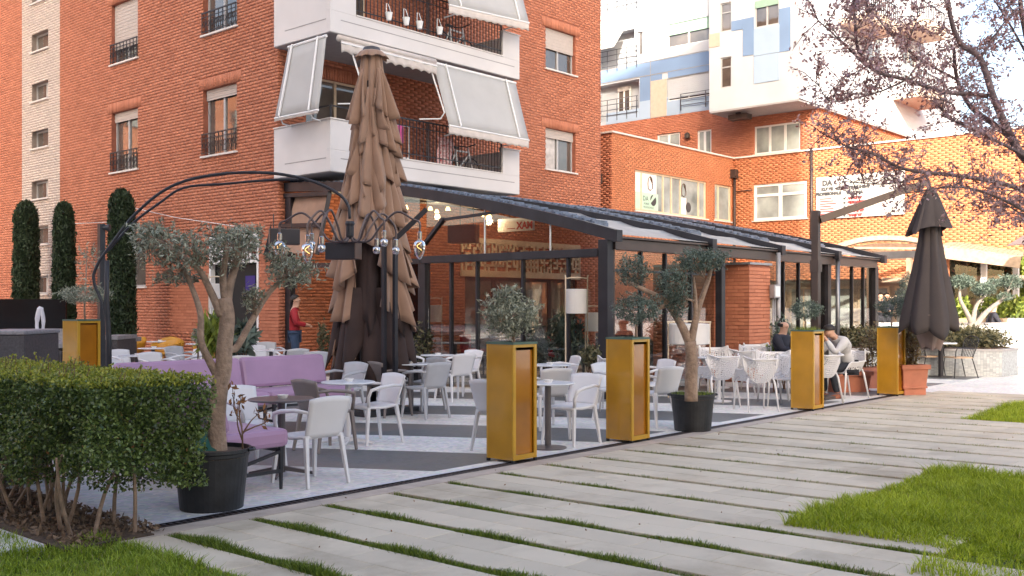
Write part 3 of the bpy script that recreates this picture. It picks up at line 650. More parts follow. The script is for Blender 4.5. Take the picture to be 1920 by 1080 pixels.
def letters(s, size, pos, ax, mat, par=None, align='CENTER', mirror=False, name='lettering', depth_=.004, bold=0):
    me = text_mesh(s, size, name, align, bold); n = len(me.vertices); co = np.empty(n*3, np.float32); me.vertices.foreach_get('co', co); co = co.reshape(-1, 3); o3 = np.zeros_like(co); sx = -1 if mirror else 1
    if ax == 'Y': o3[:, 0] = pos[0]+sx*co[:, 0]; o3[:, 1] = pos[1]; o3[:, 2] = pos[2]+co[:, 1]
    else: o3[:, 1] = pos[1]-sx*co[:, 0]; o3[:, 0] = pos[0]; o3[:, 2] = pos[2]+co[:, 1]
    me.vertices.foreach_set('co', o3.ravel()); me.materials.clear(); me.materials.append(M[mat]); return ob(name, me, mat, par)
letters('DA', .26, (31.45, 21.070, 5.48), 'Y', 'sign_text', ow); letters('KURSE', .11, (31.5, 21.070, 5.34), 'Y', 'sign_text', ow); letters('PROFESIONALE', .10, (31.65, 21.070, 5.21), 'Y', 'sign_text', ow)
def disc(par, x, z, r, mat, a0=0, a1=2*PI, y=21.071):
    return ob('emblem', MB().add([(x+r*math.cos(a0+(a1-a0)*i/20), y, z+r*math.sin(a0+(a1-a0)*i/20)) for i in range(21)], [tuple(range(21))]), mat, par)
disc(ow, 31.97, 5.52, .2, 'sign_text', rad(-150), rad(45)); disc(ow, 31.93, 5.56, .17, 'sign_text', rad(80), rad(200), 21.069)
def face_outline(x, z, s):           # a face drawn with a few lines on the glass
    m = MB()
    for p in ([(-.16, .30), (-.2, .05), (-.17, -.25)], [(-.16, .30), (0, .42), (.15, .34), (.2, .1)], [(0, .42), (.05, .25), (.16, .12)], [(-.02, .40), (.10, .28), (.2, .02)], [(-.1, -.22), (0, -.3), (.12, -.2)], [(.22, .05), (.21, -.2)]):
        for a, b in zip(p, p[1:]): m.bar((x+a[0]*s, 21.068, z+a[1]*s), (x+b[0]*s, 21.068, z+b[1]*s), .03, .006)
    return ob('face_drawing', m, 'timber_dark', ow)
face_outline(31.75, 6.1, .75); face_outline(34.1, 6.05, .75)
m = MB(fb); m.box(33.9, .075, 5.15, 34.3, .082, 5.8); ob('blind', m, 'sign_white', ow); disc(ow, 34.45, 5.45, .2, 'sign_text')
window(W, PW, *hw[0], mull=1, fr='frame_white', pane='pane_pale', trans=6.1, dep=.08, bw=.11)
def pipe(name, lab, pts, r, mat, extra=None):
    t = thing(name, lab, 'pipe', pts[0], world=True); ob('pipe', MB().tube(pts, r, 8), mat, t, smooth=True)
    if extra: ob('hopper', extra, mat, t)
    return t
h = MB().box(28.75, 21.4, 5.95, 29.2, 21.85, 6.3); pipe('drainpipe', 'thick brown drainpipe in the corner between the red building and orange wing', [(29.0, 21.6, 2.5), (29.0, 21.6, 6.1)], .13, 'pipe_brown', h)
h = MB().box(37.6, 20.75, 6.9, 37.86, 20.98, 7.25); pipe('drainpipe', 'thin brown drainpipe at the inner corner of the orange wing', [(37.75, 20.86, 3.2), (37.75, 20.86, 7.0)], .055, 'pipe_brown', h)
pipe('drainpipe', 'grey drainpipe on the brick wall left of the printed board', [(37.82, 17.5, 3.0), (37.82, 17.5, 7.75)], .06, 'pipe_brown')
pipe('cable', 'dark cable running level along the orange wing between its two windows', [(37.84, 20.9, 6.35), (37.84, 20.1, 6.36)], .02, 'pipe_brown')

# the printed board on the sunlit wall
S = thing('course_board', 'large white printed board of language courses on the sunlit yellow brick wall', 'sign', (37.8, 15.6, 5), world=True)
y0, y1, z0, z1 = 17.30, 13.85, 4.98, 6.62
ob('panel', MB().box(37.80, y1, z0, 37.88, y0, z1), 'board_white', S)
def sl(s, size, u, z, mat='sign_text', al='CENTER', b=.016): letters(s, size, (37.796, y0-u, z), 'X', mat, S, al, bold=b)
sl('DA', .28, .45, 6.28, b=.02); sl('KURSE', .16, .45, 6.08); sl('PROFESIONALE', .15, .50, 5.9)
sl('KURSE TE GJUHEVE', .15, 1.48, 6.08); sl('TE HUAJA', .15, 1.55, 5.88)
for i, s in enumerate(('ANGLISHT', 'GJERMANISHT', 'ITALISHT', 'FRENGJISHT', 'SPANJISHT')): sl(s, .12, 1.28, 5.68-.165*i, 'sign_red_text', 'LEFT'); ob('bullet', MB().box(37.794, y0-1.2, 5.68-.165*i, 37.799, y0-1.11, 5.76-.165*i), 'sign_text', S)
for i in range(7): ob('text_line', MB().box(37.795, y0-.62-.1*(i % 3), 5.74-.1*i, 37.799, y0-.16, 5.78-.1*i), 'sign_red_text', S)
ob('red_block', MB().box(37.795, y0-2.72, 5.52, 37.799, y0-2.35, 5.68), 'red_sign', S); ob('grey_block', MB().box(37.795, y0-2.72, 5.3, 37.799, y0-2.35, 5.47), 'shutter', S)

BL = thing('blue_building', 'tall white and blue rendered apartment building rising behind the orange wing', 'building', (38.5, 22, 0), world=True)
PU = Plane('X', 38.5); hu = [(23.98, 25.18, 7.9, 9.28), (22.4, 23.1, 7.9, 9.23), (18.3, 20.35, 7.9, 9.08)]
brick_face(BL, PU, 17.6, 31, 7.72, 10.06, hu, 'brick', 'brick_mean', heads=False)
fu = PU.fn()
for h in hu: window(BL, PU, *h, mull=1 if h is not hu[2] else 2, fr='frame_white', pane='pane_pale', dep=.08, bw=.07)
up = [(22.5, 24.65, 13.1, 14.15), (25.95, 26.25, 13.04, 14.1), (22.5, 24.65, 10.72, 11.72), (26.15, 28.6, 10.2, 11.95), (26.4, 28.6, 12.5, 14.3), (26.15, 28.4, 15.2, 16.6), (22.6, 24.0, 15.4, 16.6)]
m = MB(); PU.shell(m, 21.4, 31, 10.06, 20, up, .5); ob('wall', m, 'render_bright', BL)
m = MB(fu); m.box(21.4, -.02, 12.05, 31, -.001, 12.62); m.box(24.9, -.021, 10.9, 26.1, -.002, 12.0); m.box(21.4, -.021, 11.75, 24.6, -.002, 12.04); ob('blue_band', m, 'render_blue', BL)
m = MB(fu); m.box(24.66, -.03, 10.08, 25.5, -.003, 11.74); ob('beige_panel', m, 'render_beige', BL)
m = MB(fu); m.box(24.6, -.019, 10.07, 26.1, -.0015, 10.9); m.box(21.4, -.017, 10.07, 24.66, -.0016, 10.70); m.box(26.11, -.0175, 10.07, 28.0, -.0017, 10.6); ob('pale_panel', m, 'render_pale', BL)
m = MB(fu)
for z in (12.02, 12.64, 15.0): m.box(21.4, -.03, z, 31, -.022, z+.025)
m.box(25.5, -.028, 10.1, 25.53, -.024, 15); ob('joint', m, 'groove_shade', BL)
def flat_win(a, b, c, d, shut=0, col='shutter_green', mull=1, dep=.12, pane='pane'): return window(BL, PU, a, b, c, d, mull=mull, shut=shut, blind=col, fr='frame_white', dep=dep, pane=pane, sill=False)
flat_win(22.5, 24.65, 13.1, 14.15, .5); flat_win(25.95, 26.25, 13.04, 14.1, 0, mull=0); flat_win(22.5, 24.65, 10.72, 11.72, .9, 'render_bright'); flat_win(26.9, 27.6, 10.6, 11.8, .2, 'curtain', dep=.4)
for z in (10.2, 12.5, 15.2):
    m = MB(fu)
    for q in (.25, .5, .75, .98): m.box(26.2, -.05, z+q, 28.6, -.03, z+q+.03)
    for i in range(5): m.box(26.25+.55*i, -.05, z, 26.28+.55*i, -.03, z+1)
    ob('railing', m, 'steel_grey', BL)
m = MB(fu)
for q in (.2, .45, .7): m.box(21.4, -.12, 10.2+q, 23.9, -.09, 10.23+q)
m.box(22.6, -.12, 10.2, 22.64, -.09, 10.9); m.box(23.86, -.12, 10.2, 23.9, -.09, 10.9); ob('railing', m, 'steel_grey', BL)
m = MB(); m.add([fu(28.5, -.05, 14.3), fu(27.0, -.05, 14.3), fu(27.0, -.8, 13.4), fu(28.5, -.8, 13.4)], [(0,1,2,3)]); ob('awning', m, 'awning', BL, solid=.02)
# the projecting bay
P3 = Plane('X', 36.6); f3 = P3.fn(); hz = [(20.38, 20.88, 12.75, 13.92), (20.38, 20.88, 10.46, 11.70), (18.3, 19.33, 12.64, 13.7)]
m = MB(); P3.shell(m, 17.45, 21.39, 9.56, 20, hz, .2); m.add([f3(21.39, 0, 9.56), f3(21.39, 1.9, 9.56), f3(21.39, 1.9, 20), f3(21.39, 0, 20)], [(0,1,2,3)]); ob('bay', m, 'render_pale' if 0 else 'render_bright', BL)
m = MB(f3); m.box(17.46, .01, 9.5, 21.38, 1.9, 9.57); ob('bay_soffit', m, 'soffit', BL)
for q in ((17.8, -.022, 11.5, 18.28, -.002, 13.2), (19.36, -.022, 11.6, 19.85, -.002, 13.1), (19.851, -.0225, 12.7, 20.36, -.0025, 13.1)): ob('bay_blue_panel', MB(f3).box(*q), 'render_blue', BL)
m = MB(f3); m.box(18.28, -.03, 10.42, 19.36, -.002, 11.5); ob('bay_box', m, 'render_pale', BL); 
m = MB(f3); m.box(18.25, -.025, 11.52, 19.36, -.002, 12.6); ob('bay_panel', m, 'render_pale', BL); m = MB(f3); m.box(20.9, -.022, 12.2, 21.39, -.002, 12.75); ob('bay_beige', m, 'render_beige', BL)
for h, s in zip(hz, (0, 0, .28)): window(BL, P3, *h, mull=0 if s == 0 else 1, fr='frame_grey', shut=s, blind='shutter_green', dep=.08, sill=False, trans=None if s else h[3]-.4)
# sunlit side, set back along +X
PS = Plane('Y', 17.45); fs_ = PS.fn(); hs_ = [(43.2, 45.2, 12.2, 13.6), (47.5, 49.2, 12.2, 13.6), (43.2, 45.2, 15.2, 16.6), (40.6, 41.1, 10.4, 10.9)]
m = MB(); PS.shell(m, 36.6, 55.6, 9.6, 20, hs_, .25); m.box(38.45, 17.46, 20, 55.6, 40, 20.2); m.add([(55.6, 17.45, 0), (55.6, 40, 0), (55.6, 40, 20), (55.6, 17.45, 20)], [(0,1,2,3)]); ob('side_wall', m, 'render_bright', BL)
PS2 = Plane('Y', 17.62); brick_face(BL, PS2, 38.5, 55.5, 7.6, 9.58, [], 'brick_orange', heads=False, bh=.085)
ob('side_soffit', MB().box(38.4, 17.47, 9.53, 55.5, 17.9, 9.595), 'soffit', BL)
for h in hs_[:3]: window(BL, PS, *h, mull=1, fr='frame_white', dep=.1, pane='pane_pale')
for x0, z in ((46.2, 11.0), (46.2, 14.2), (40.2, 13.2)):
    m = MB(); m.box(x0, 16.2, z, x0+3.4, 17.44, z+.2); m.box(x0, 16.2, z+.2, x0+3.4, 16.32, z+.5); b = ob('balcony', m, 'render_beige', BL); m = MB()
    for i in range(16): m.box(x0+.05+.22*i, 16.24, z+.5, x0+.08+.22*i, 16.27, z+1.2)
    m.box(x0, 16.235, z+1.2, x0+3.4, 16.275, z+1.24); ob('railing', m, 'iron', b)
t = thing('wall_light', 'small round dark lamp on the upper brick wall between two windows', 'lamp', (38.4, 23.55, 9.05)); ob('body', MB().lathe([(.05, -.14), (.12, -.1), (.12, .08), (.05, .14)], 12), 'pipe_brown', t)
t = thing('street_light', 'grey floodlight box hanging under the white bay', 'lamp', (37.2, 20.4, 9.4)); ob('body', MB().box(-.2, -.5, -.2, .25, .35, .0), 'pipe_brown', t); ob('bracket', MB().box(-.03, -.1, 0, .05, .1, .14), 'steel_dark', t)

# buildings across the square: behind the viewer, shading the terrace, and to the left, mirrored in the panes
du = Vector((math.cos(SUN_AZ), math.sin(SUN_AZ))); dn = Vector((-du.y, du.x))
def block(n0, n1, u0, u1, h, mat, name, lab):
    c = [du*u0+dn*n0, du*u0+dn*n1, du*u1+dn*n1, du*u1+dn*n0]; t = thing('tower_block', lab, 'building', (c[0].x, c[0].y, 0), world=True)
    ob('walls', MB().prism([(p.x, p.y) for p in c], 0, h), mat, t)
    wm = MB(); L_ = (c[2]-c[3]).normalized(); wd = (c[2]-c[3]).length
    for k in range(int(h/3)):
        for i in range(int(wd/3)):
            p = c[3]+L_*(1+3*i); q = p+L_*1.4; z = 1+3*k; o = du*.03
            wm.add([(p.x+o.x, p.y+o.y, z), (q.x+o.x, q.y+o.y, z), (q.x+o.x, q.y+o.y, z+1.5), (p.x+o.x, p.y+o.y, z+1.5)], [(0,1,2,3)])
    setting(ob('windows', wm, 'pane', t), 'stuff'); return t
block(-5.55, 30, -26, -14, 39.5, 'render_beige', 'tower_block', 'tall pale apartment tower standing behind the viewer across the square')
block(-13, -5.6, -26, -14.2, 18.6, 'render_beige', 'tower_block', 'unseen lower pale wing added beside the tower to shade the ground at right')  # wing added out of view, its height set by the shadow it throws
t = thing('tower_block', 'long orange brick apartment block to the left of the viewer across the square', 'building', (-24, 46, 0), world=True); ob('walls', MB().box(-11, 46, 0, 6, 58, 15), 'brick_orange', t)
m = MB()
for k in range(5):
    for i in range(5): m.box(-9.5+3*i, 45.9, 1.2+3*k, -8.2+3*i, 45.98, 2.8+3*k)
setting(ob('windows', m, 'pane_pale', t), 'stuff')

t = thing('tower_block', 'plain dark red block added out of view to dim the reflections in the glass', 'building', (-40, 20, 0), world=True); ob('walls', MB().box(-60, -20, 0, -34, 70, 8.5), 'mortar', t)  # unseen block added so the panes mirror something dark
# ================================================================ glass dining pavilion
P = thing('glass_pavilion', 'dark steel and glass dining pavilion with a sloping fabric roof against the apartment building', 'pavilion', (14, 10.2, 0), world=True)
XP, YP, XE = 14.0, 10.2, 25.8
_zp = [QX(x, y, 14.0) for x, y in ((1165, 444), (1150, 440), (1080, 420.5), (1000, 402), (930, 387), (860, 373.5), (760, 358), (643, 350), (540, 351))]; zr = lambda y: float(np.interp(y, [p.y for p in _zp], [p.z for p in _zp]))   # roof line
ob('post', MB().box(13.92, 10.1, 0, 14.1, 10.3, 2.72), 'steel_dark', P, bevel=.008); ob('corner_pipe', MB().tube([(14.17, 10.16, 0), (14.17, 10.16, 2.7)], .03), 'pipe_brown', P)
ob('post', MB().box(13.93, 14.58, 0, 14.09, 14.78, 2.56), 'steel_dark', P, bevel=.008); ob('post', MB().box(13.93, 19.0, 0, 14.07, 19.2, 4.1), 'steel_dark', P)
ob('post', MB().box(25.62, 10.12, 0, 25.82, 10.3, 2.6), 'steel_dark', P); ob('post', MB().box(17.62, 10.02, 0, 17.76, 10.16, 2.55), 'steel_dark', P); ob('post', MB().box(22.75, 10.12, 0, 22.93, 10.3, 2.6), 'steel_dark', P)
ob('beam', MB().box(13.9, 10.3, 2.43, 14.1, 14.68, 2.57), 'steel_dark', P, bevel=.006); ob('beam', MB().box(13.91, 14.7, 2.43, 14.09, 19.05, 2.53), 'steel_dark', P)
ys = [9.98, 10.6, 11.4, 12.3, 13.2, 14.2, 15.2, 16.3, 17.4, 19.24]
def rafter(x, w_=.15, h_=.2):
    m = MB()
    for a, b in zip(ys, ys[1:]): m.bar((x, a, zr(a)-.0), (x, b+.01, zr(b)), w_, h_)
    m.box(x-w_/2-.006, 9.9, zr(9.98)-.11, x+w_/2+.006, 10.0, zr(9.98)+.09); return ob('rafter', m, 'steel_dark', P)
rx = [14.0, 17.15, 20.05, 22.95, 25.75]
for x in rx: rafter(x)
for a, b in zip(rx, rx[1:]):           # cloth roof bays with a pleated edge gathered beside each rafter
    m = MB(); m.grid(lambda u, v: (a+.1+(b-a-.2)*u, 10.0+9.2*v, zr(10+9.2*v)+.02-.10*abs(math.sin(v*9*PI))*(.4+.6*v)), 4, 90); ob('roof_cloth', m, 'roof_fabric', P, smooth=True, solid=.008)
    m = MB(); n = 150
    for i in range(n):
        y = 10.5+8.7*i/n; z = zr(y)+.11; hh = .17+.04*math.sin(i*1.7)
        m.box(a+.09+.02*math.sin(i*2.1), y, z-.06, a+.50+.05*math.sin(i*1.3), y+.05, z+hh*.62-.085)
    setting(ob('pleats', m, 'pleat_blue', P), 'stuff')
m = MB(); m.box(14.1, 19.0, 4.26, 25.8, 19.22, 4.42); ob('ridge_flashing', m, 'steel_grey', P)
ob('fascia', MB().box(14.1, 10.06, 2.55, 25.62, 10.2, 2.74), 'fascia', P, bevel=.01); ob('gutter', MB().box(14.1, 10.0, 2.745, 25.6, 10.2, 2.78), 'fascia', P)
def gl(name, f4, mat='glass_clear'): return ob(name, MB().add(f4, [(0,1,2,3)]), mat, P, solid=.008)
# end wall: lower panes between slim mullions, upper pane under the raking beam
edge = [10.3, 11.0, 12.05, 13.2, 13.9, 14.58]
for a, b in zip(edge, edge[1:]): gl('glass_panel', [(14.0, a+.03, .06), (14.0, b-.03, .06), (14.0, b-.03, 2.43), (14.0, a+.03, 2.43)])
for a in edge[1:-1]: ob('mullion', MB().box(13.96, a-.022, 0, 14.04, a+.022, 2.43), 'steel_dark', P)
gl('glass_panel', [(14.0, 10.3, 2.57), (14.0, 14.6, 2.57), (14.0, 14.6, zr(14.6)-.1), (14.0, 10.3, zr(10.3)-.1)])
gl('glass_panel', [(14.0, 14.8, 2.53), (14.0, 17.0, 2.53), (14.0, 17.0, zr(17)-.1), (14.0, 14.8, zr(14.8)-.1)])
for a, b in ((14.8, 15.9), (15.9, 16.9)): gl('glass_panel', [(14.0, a, .05), (14.0, b-.02, .05), (14.0, b-.02, 2.43), (14.0, a, 2.43)], 'glass_smoke')
for y in (13.0, 11.4): ob('hanging_rod', MB().box(13.985, y, 2.56, 14.015, y+.02, zr(y)-.08), 'frame_white', P)
m = MB(); m.bar((13.99, 14.9, 2.6), (13.99, 14.1, 3.3), .09, .06); m.bar((13.99, 14.1, 3.28), (13.99, 12.2, 3.36), .05, .05); ob('brace', m, 'steel_dark', P)
# tilted opening frame at the building end
fr = [(13.95, 19.45, 4.12), (13.95, 17.6, 4.05), (13.72, 17.75, 2.7), (13.72, 19.65, 2.75)]
for a, b in ((0, 1), (1, 2), (3, 0)): ob('awning_frame', MB().bar(fr[a], fr[b], .09), 'steel_dark', P)
ob('awning_frame', MB().bar((13.84, 19.4, 3.42), (13.84, 17.75, 3.36), .09), 'steel_dark', P)
def fold(u, v): p = Vector(fr[0]).lerp(Vector(fr[1]), .03+.94*u).lerp(Vector(fr[3]).lerp(Vector(fr[2]), .03+.94*u), v*.97); return (p.x+.10+.015*math.sin(v*14+u*3)+.01*math.sin(u*19), p.y, p.z)
ob('cloth_panel', MB().grid(fold, 24, 30), 'tan_cloth', P, smooth=True)
# long front: panes, mullions
fx = [14.2, 15.05, 15.85, 16.75, 17.65]
for a, b in zip(fx, fx[1:]): gl('glass_panel', [(a+.02, 10.2, .06), (b-.02, 10.2, .06), (b-.02, 10.2, 2.55), (a+.02, 10.2, 2.55)])
for a in fx[1:-1]: ob('mullion', MB().box(a-.022, 10.16, 0, a+.022, 10.24, 2.55), 'steel_dark', P)
ob('transom', MB().box(14.2, 10.165, 2.18, 17.6, 10.235, 2.22), 'steel_dark', P)
fx = [19.75, 20.6, 21.35, 22.1, 22.75, 23.5, 24.3, 25.0, 25.62]
for a, b in zip(fx, fx[1:]): gl('glass_panel', [(a+.02, 10.2, .06), (b-.02, 10.2, .06), (b-.02, 10.2, 2.55), (a+.02, 10.2, 2.55)])
for a in fx[1:-1]: ob('mullion', MB().box(a-.02, 10.16, 0, a+.02, 10.24, 2.55), 'steel_dark', P)
for a, b in ((10.3, 13), (13, 16), (16, 19.2)): gl('glass_panel', [(25.75, a, .06), (25.75, b-.04, .06), (25.75, b-.04, 2.7), (25.75, a, 2.7)])
for i, (x, y, z) in enumerate([(15.2, 18.2, 3.95), (15.4, 17.0, 3.9), (16.3, 18.3, 3.95), (17, 17.6, 3.9), (18.0, 18.4, 3.95), (18.8, 17.5, 3.85), (19.8, 18.3, 3.9), (16.6, 16.6, 3.8), (20.8, 18.0, 3.8), (15.0, 16.3, 3.7), (17.8, 16.4, 3.7)]):
    t = tag(ob('ceiling_spot', MB().lathe([(.03, .08), (.06, 0), (.05, -.005)], 10, (x, y, z)), 'spot_glow'), 'small warm ceiling spot glowing inside the glass pavilion', 'ceiling light', 'warm ceiling spots inside the glass pavilion')
    if i % 2 == 0:
        ld = bpy.data.lights.new('spot_bulb', 'POINT'); ld.energy = 5; ld.color = (1, .72, .42); ld.shadow_soft_size = .08; lo = bpy.data.objects.new('spot_bulb', ld); COL.objects.link(lo); lo.location = (x, y, z-.1)
# inside: dark doors, cream lattice frieze, a sign's reflection built as a panel, dark ceiling
m = MB(PY.fn()); lattice(PY.fn(), 19.75, 24.95, 2.56, 3.32, -.06, -.02, m, .15); fz = ob('lattice_frieze', m, 'cream', P)
for nm, b in (('top_band', (19.7, 19.17, 3.33, 25.0, 19.23, 3.46)), ('bottom_band', (19.7, 19.17, 2.39, 25.0, 19.23, 2.56)), ('end_band', (24.95, 19.171, 2.56, 25.0, 19.229, 3.33))): ob(nm, MB().box(*b), 'cream', fz)
for i, x in enumerate((19.9, 21.15, 22.4, 23.65)):
    m = MB(); m.box(x, 19.3, 0, x+.08, 19.36, 2.38); m.box(x+1.16, 19.3, 0, x+1.24, 19.36, 2.38); m.box(x+.08, 19.3, 2.28, x+1.16, 19.36, 2.38); d = ob('glass_door', m, 'door_dark', P); ob('pane', MB().box(x+.08, 19.32, .05, x+1.16, 19.34, 2.28), 'pane', d)
t = thing('mirrored_sign', 'white panel with reversed red letters standing for a sign reflected in the pavilion glass', 'sign', (18.0, 15.7, 3.4), world=True)  # reflection of a sign opposite, modelled as a panel behind the glass
ob('panel', MB().box(18.0, 15.19, 3.35, 18.05, 16.30, 3.66), 'sign_white', t); letters('MAX', .23, (17.995, 15.45, 3.40), 'X', 'red_sign', t, 'CENTER', mirror=True, bold=.010); ob('text_line', MB().box(17.994, 15.75, 3.41, 17.999, 16.0, 3.43), 'sign_red_text', t)

# brick pier with its own bricks, post boxes and pipes
PI_ = thing('brick_pier', 'free red brick pier in the long front of the glass pavilion', 'pier', (18.8, 10.05, 0), world=True)
ob('core', MB().box(18.82, 10.07, 0, 19.72, 12.4, 2.44), 'mortar', PI_); ob('cap', MB().box(18.77, 10.02, 2.44, 19.75, 12.4, 2.485), 'pipe_grey', PI_)
rw = brick_rows(10.05, 12.4, .05, 2.44, [], bl=.25, bh=.0755); ry = brick_rows(18.8, 19.72, .05, 2.44, [], bl=.25, bh=.0755)
pa, pb = Plane('X', 18.82), Plane('Y', 10.07); rw.sort(key=lambda q: q[0]); n_ = 300-len(ry)
single_bricks(PI_, pa, rw[:n_], 'brick'); single_bricks(PI_, pb, ry, 'brick'); rest_ = rw[n_:]
if rest_: setting(ob('brickwork', np_boxes('brickwork', pa.boxes(rest_), 'brick'), 0, PI_), 'stuff')
t = thing('meter_box', 'small grey meter box fixed to the right edge of the brick pier', 'meter box', (19.78, 9.98, 1.75)); ob('box', MB().box(-.14, -.07, 0, .12, .05, .28), 'pipe_grey', t, bevel=.01); ob('cover', MB().box(-.11, -.078, .03, .09, -.071, .25), 'frame_white', t)
for dx, l in ((-.06, 'left of the two thin grey conduits below the meter box'), (.03, 'right of the two thin grey conduits below the meter box')): pipe('conduit', l, [(19.78+dx, 9.99, 0), (19.78+dx, 9.99, 1.75)], .016, 'pipe_grey')
pipe('downpipe', 'dark mottled downpipe beside the brick pier below the gutter', [(19.95, 9.98, 0), (19.95, 9.98, 2.72)], .05, 'pipe_grey'); pipe('downpipe', 'shiny grey downpipe near the right end of the pavilion front', [(22.98, 9.98, 0), (22.98, 9.98, 2.72)], .055, 'steel_grey')
# dark furniture and plants inside the pavilion, seen through the panes
for i, (x, y) in enumerate(((16.0, 13.2), (18.2, 14.6), (16.4, 16.2), (20.5, 13.6), (21.8, 15.6), (19.2, 17.2))):
    t = thing('dining_table', 'dark dining table with two low chairs inside the glass pavilion', 'table', (x, y, 0), rot=i, group='dark tables inside the pavilion')
    ob('tabletop', MB().box(-.5, -.4, .72, .5, .4, .75), 'timber_dark', t); ob('pedestal', MB().box(-.05, -.05, .02, .05, .05, .72), 'iron', t); ob('base', MB().box(-.25, -.25, 0, .25, .25, .02), 'iron', t)
    for s in (-1, 1):
        c = thing('dining_chair', 'dark low dining chair inside the glass pavilion', 'chair', (x+.85*s*math.cos(i), y+.85*s*math.sin(i), 0), rot=i+s*PI/2, group='dark chairs inside the pavilion')
        ob('seat', MB().box(-.25, -.25, .38, .25, .25, .46), 'jacket_red' if i % 2 else 'table_dark', c, bevel=.02); ob('backrest', MB().box(-.25, -.28, .46, .25, -.2, .84), 'jacket_red' if i % 2 else 'table_dark', c, bevel=.02)
        for lx in (-.22, .22):
            for ly in (-.22, .22): ob('leg', MB().box(lx-.015, ly-.015, 0, lx+.015, ly+.015, .38), 'iron', c)
# ================================================================ furniture on the terrace
def armchair(mat, label, grp):
    t = thing('armchair', label, 'chair', group=grp)
    def sf(u, v): x, y = (u-.5)*.44*(1-.06*v), .22-.44*v; return (x, y, .44-.018*math.sin(PI*min(1, v*1.1))-.03*max(0, .12-v)*8*0-.02*(v < .05))
    ob('seat', MB().grid(sf, 8, 8), mat, t, smooth=True, solid=.03)
    def bf(u, v): x = (u-.5)*(.43-.03*(1-v)+.02*v); return (x, -.215-.11*v-.03*math.cos((u-.5)*PI)*(1-.2*v)+.02, .43+.37*v-.012*abs(u-.5)**2*8*v)
    ob('backrest', MB().grid(bf, 10, 8), mat, t, smooth=True, solid=.02)
    for s in (-1, 1):
        ob('leg', MB().bar((s*.20, .19, .44), (s*.235, .235, 0), .045, .04, w2=.03), mat, t, bevel=.006)
        ob('leg', MB().bar((s*.19, -.20, .44), (s*.225, -.275, 0), .045, .04, w2=.03), mat, t, bevel=.006)
        ob('armrest', MB().tube([(s*.205, -.27, .66), (s*.245, -.12, .675), (s*.255, .08, .655), (s*.25, .185, .63), (s*.225, .205, .55), (s*.21, .195, .44)], [.014, .019, .021, .021, .019, .02], 8), mat, t, smooth=True)
    return t
def shellchair(label, grp):
    t = thing('perforated_chair', label, 'chair', group=grp)
    def S(u, v):                      # u across, v from seat front over the seat up the back, arms wrapped round
        a = (u-.5)*2
        if v < .45: k = v/.45; y = .24-.42*k; z = .44-.03*math.sin(k*PI); wdt = .24
        else: k = (v-.45)/.55; y = -.18-.13*k**.8; z = .43+.36*k; wdt = .24+.03*math.sin(k*PI)-.035*k
        lift = (abs(a)**3)*(.21 if v < .75 else .21*(1-v)/.25)*min(1, v/.12); fwd = (abs(a)**2.5)*.10*max(0, min(1, (v-.4)/.3))*(1 if v < .85 else (1-v)/.15)
        return Vector((a*wdt*(1+.14*lift*4), y+fwd, z+lift))
    m = MB(); nu, nv = 15, 20
    for i in range(nu):
        for j in range(nv):
            P0 = [S((i+a)/nu, (j+b)/nv) for a, b in ((0,0),(1,0),(1,1),(0,1))]; c = sum(P0, Vector())/4
            if i in (0, nu-1) or j in (0, nv-1): m.add(P0, [(0,1,2,3)]); continue
            k = .60; r = (j % 2)*.18-.09; q = [c+(p-c)*k+(P0[1]-P0[0])*r for p in P0]; m.add(P0+q, [(0,1,5,4),(1,2,6,5),(2,3,7,6),(3,0,4,7)])
    ob('shell', m, 'chair_white', t, solid=.012)
    edge = [S(0, j/nv) for j in range(nv+1)]+[S(i/nu, 1) for i in range(1, nu+1)]+[S(1, 1-j/nv) for j in range(1, nv+1)]
    ob('rim', MB().tube(edge, .013, 6), 'chair_white', t, smooth=True)
    for s in (-1, 1):
        ob('leg', MB().tube([(s*.2, .18, .5), (s*.235, .2, .42), (s*.25, .24, 0)], [.014, .018, .013], 8), 'chair_white', t, smooth=True)
        ob('leg', MB().tube([(s*.2, -.16, .5), (s*.225, -.18, .42), (s*.245, -.27, 0)], [.014, .018, .013], 8), 'chair_white', t, smooth=True)
    return t
def tubchair(label, grp):
    t = thing('moulded_armchair', label, 'chair', group=grp)
    def bk(u, v):
        a = rad(-115)+rad(230)*u; q = .30+.05*v; hgt = .48+.34*v*(.62+.38*math.cos(a)**2 if abs(a) < PI/2 else .62); return (q*math.sin(a)*1.05, -q*math.cos(a), hgt)
    ob('backrest', MB().grid(bk, 20, 5), 'yellow_seat', t, smooth=True, solid=.03); ob('seat', MB().lathe([(.05, .42), (.28, .44), (.31, .48), (.25, .50), (.02, .49)], 20), 'yellow_seat', t, smooth=True)
    for s in (-1, 1):
        for q in (-1, 1): ob('leg', MB().bar((s*.16, q*.16, .44), (s*.24, q*.24, 0), .035), 'yellow_seat', t)
    return t
def table(label, grp, top='table_white', stem='table_dark', base='disc', r=.30, h=.735):
    t = thing('cafe_table', label, 'table', group=grp)
    ob('tabletop', MB().lathe([(r-.012, h-.018), (r, h-.012), (r, h-.004), (r-.006, h)], 40), top, t); ob('stem', MB().lathe([(.036, .03), (.036, h-.02)], 14), stem, t, smooth=False)
    if base == 'disc': ob('base', MB().lathe([(.21, 0), (.21, .012), (.05, .03)], 28), stem, t)
    else:
        for k in range(4):
            a = rad(45)+k*PI/2; ob('foot', MB().bar((.02*math.cos(a), .02*math.sin(a), .07), (.30*math.cos(a), .30*math.sin(a), .02), .05, .04, w2=.03), stem, t)
    return t
GC = 'plastic armchairs round the cafe tables'; GP = 'white perforated chairs on the terrace'; GT = 'round cafe tables'
cw, cg, ct = armchair('chair_white', 'x', GC), armchair('chair_grey', 'x', GC), armchair('chair_taupe', 'x', GC)
used = set()
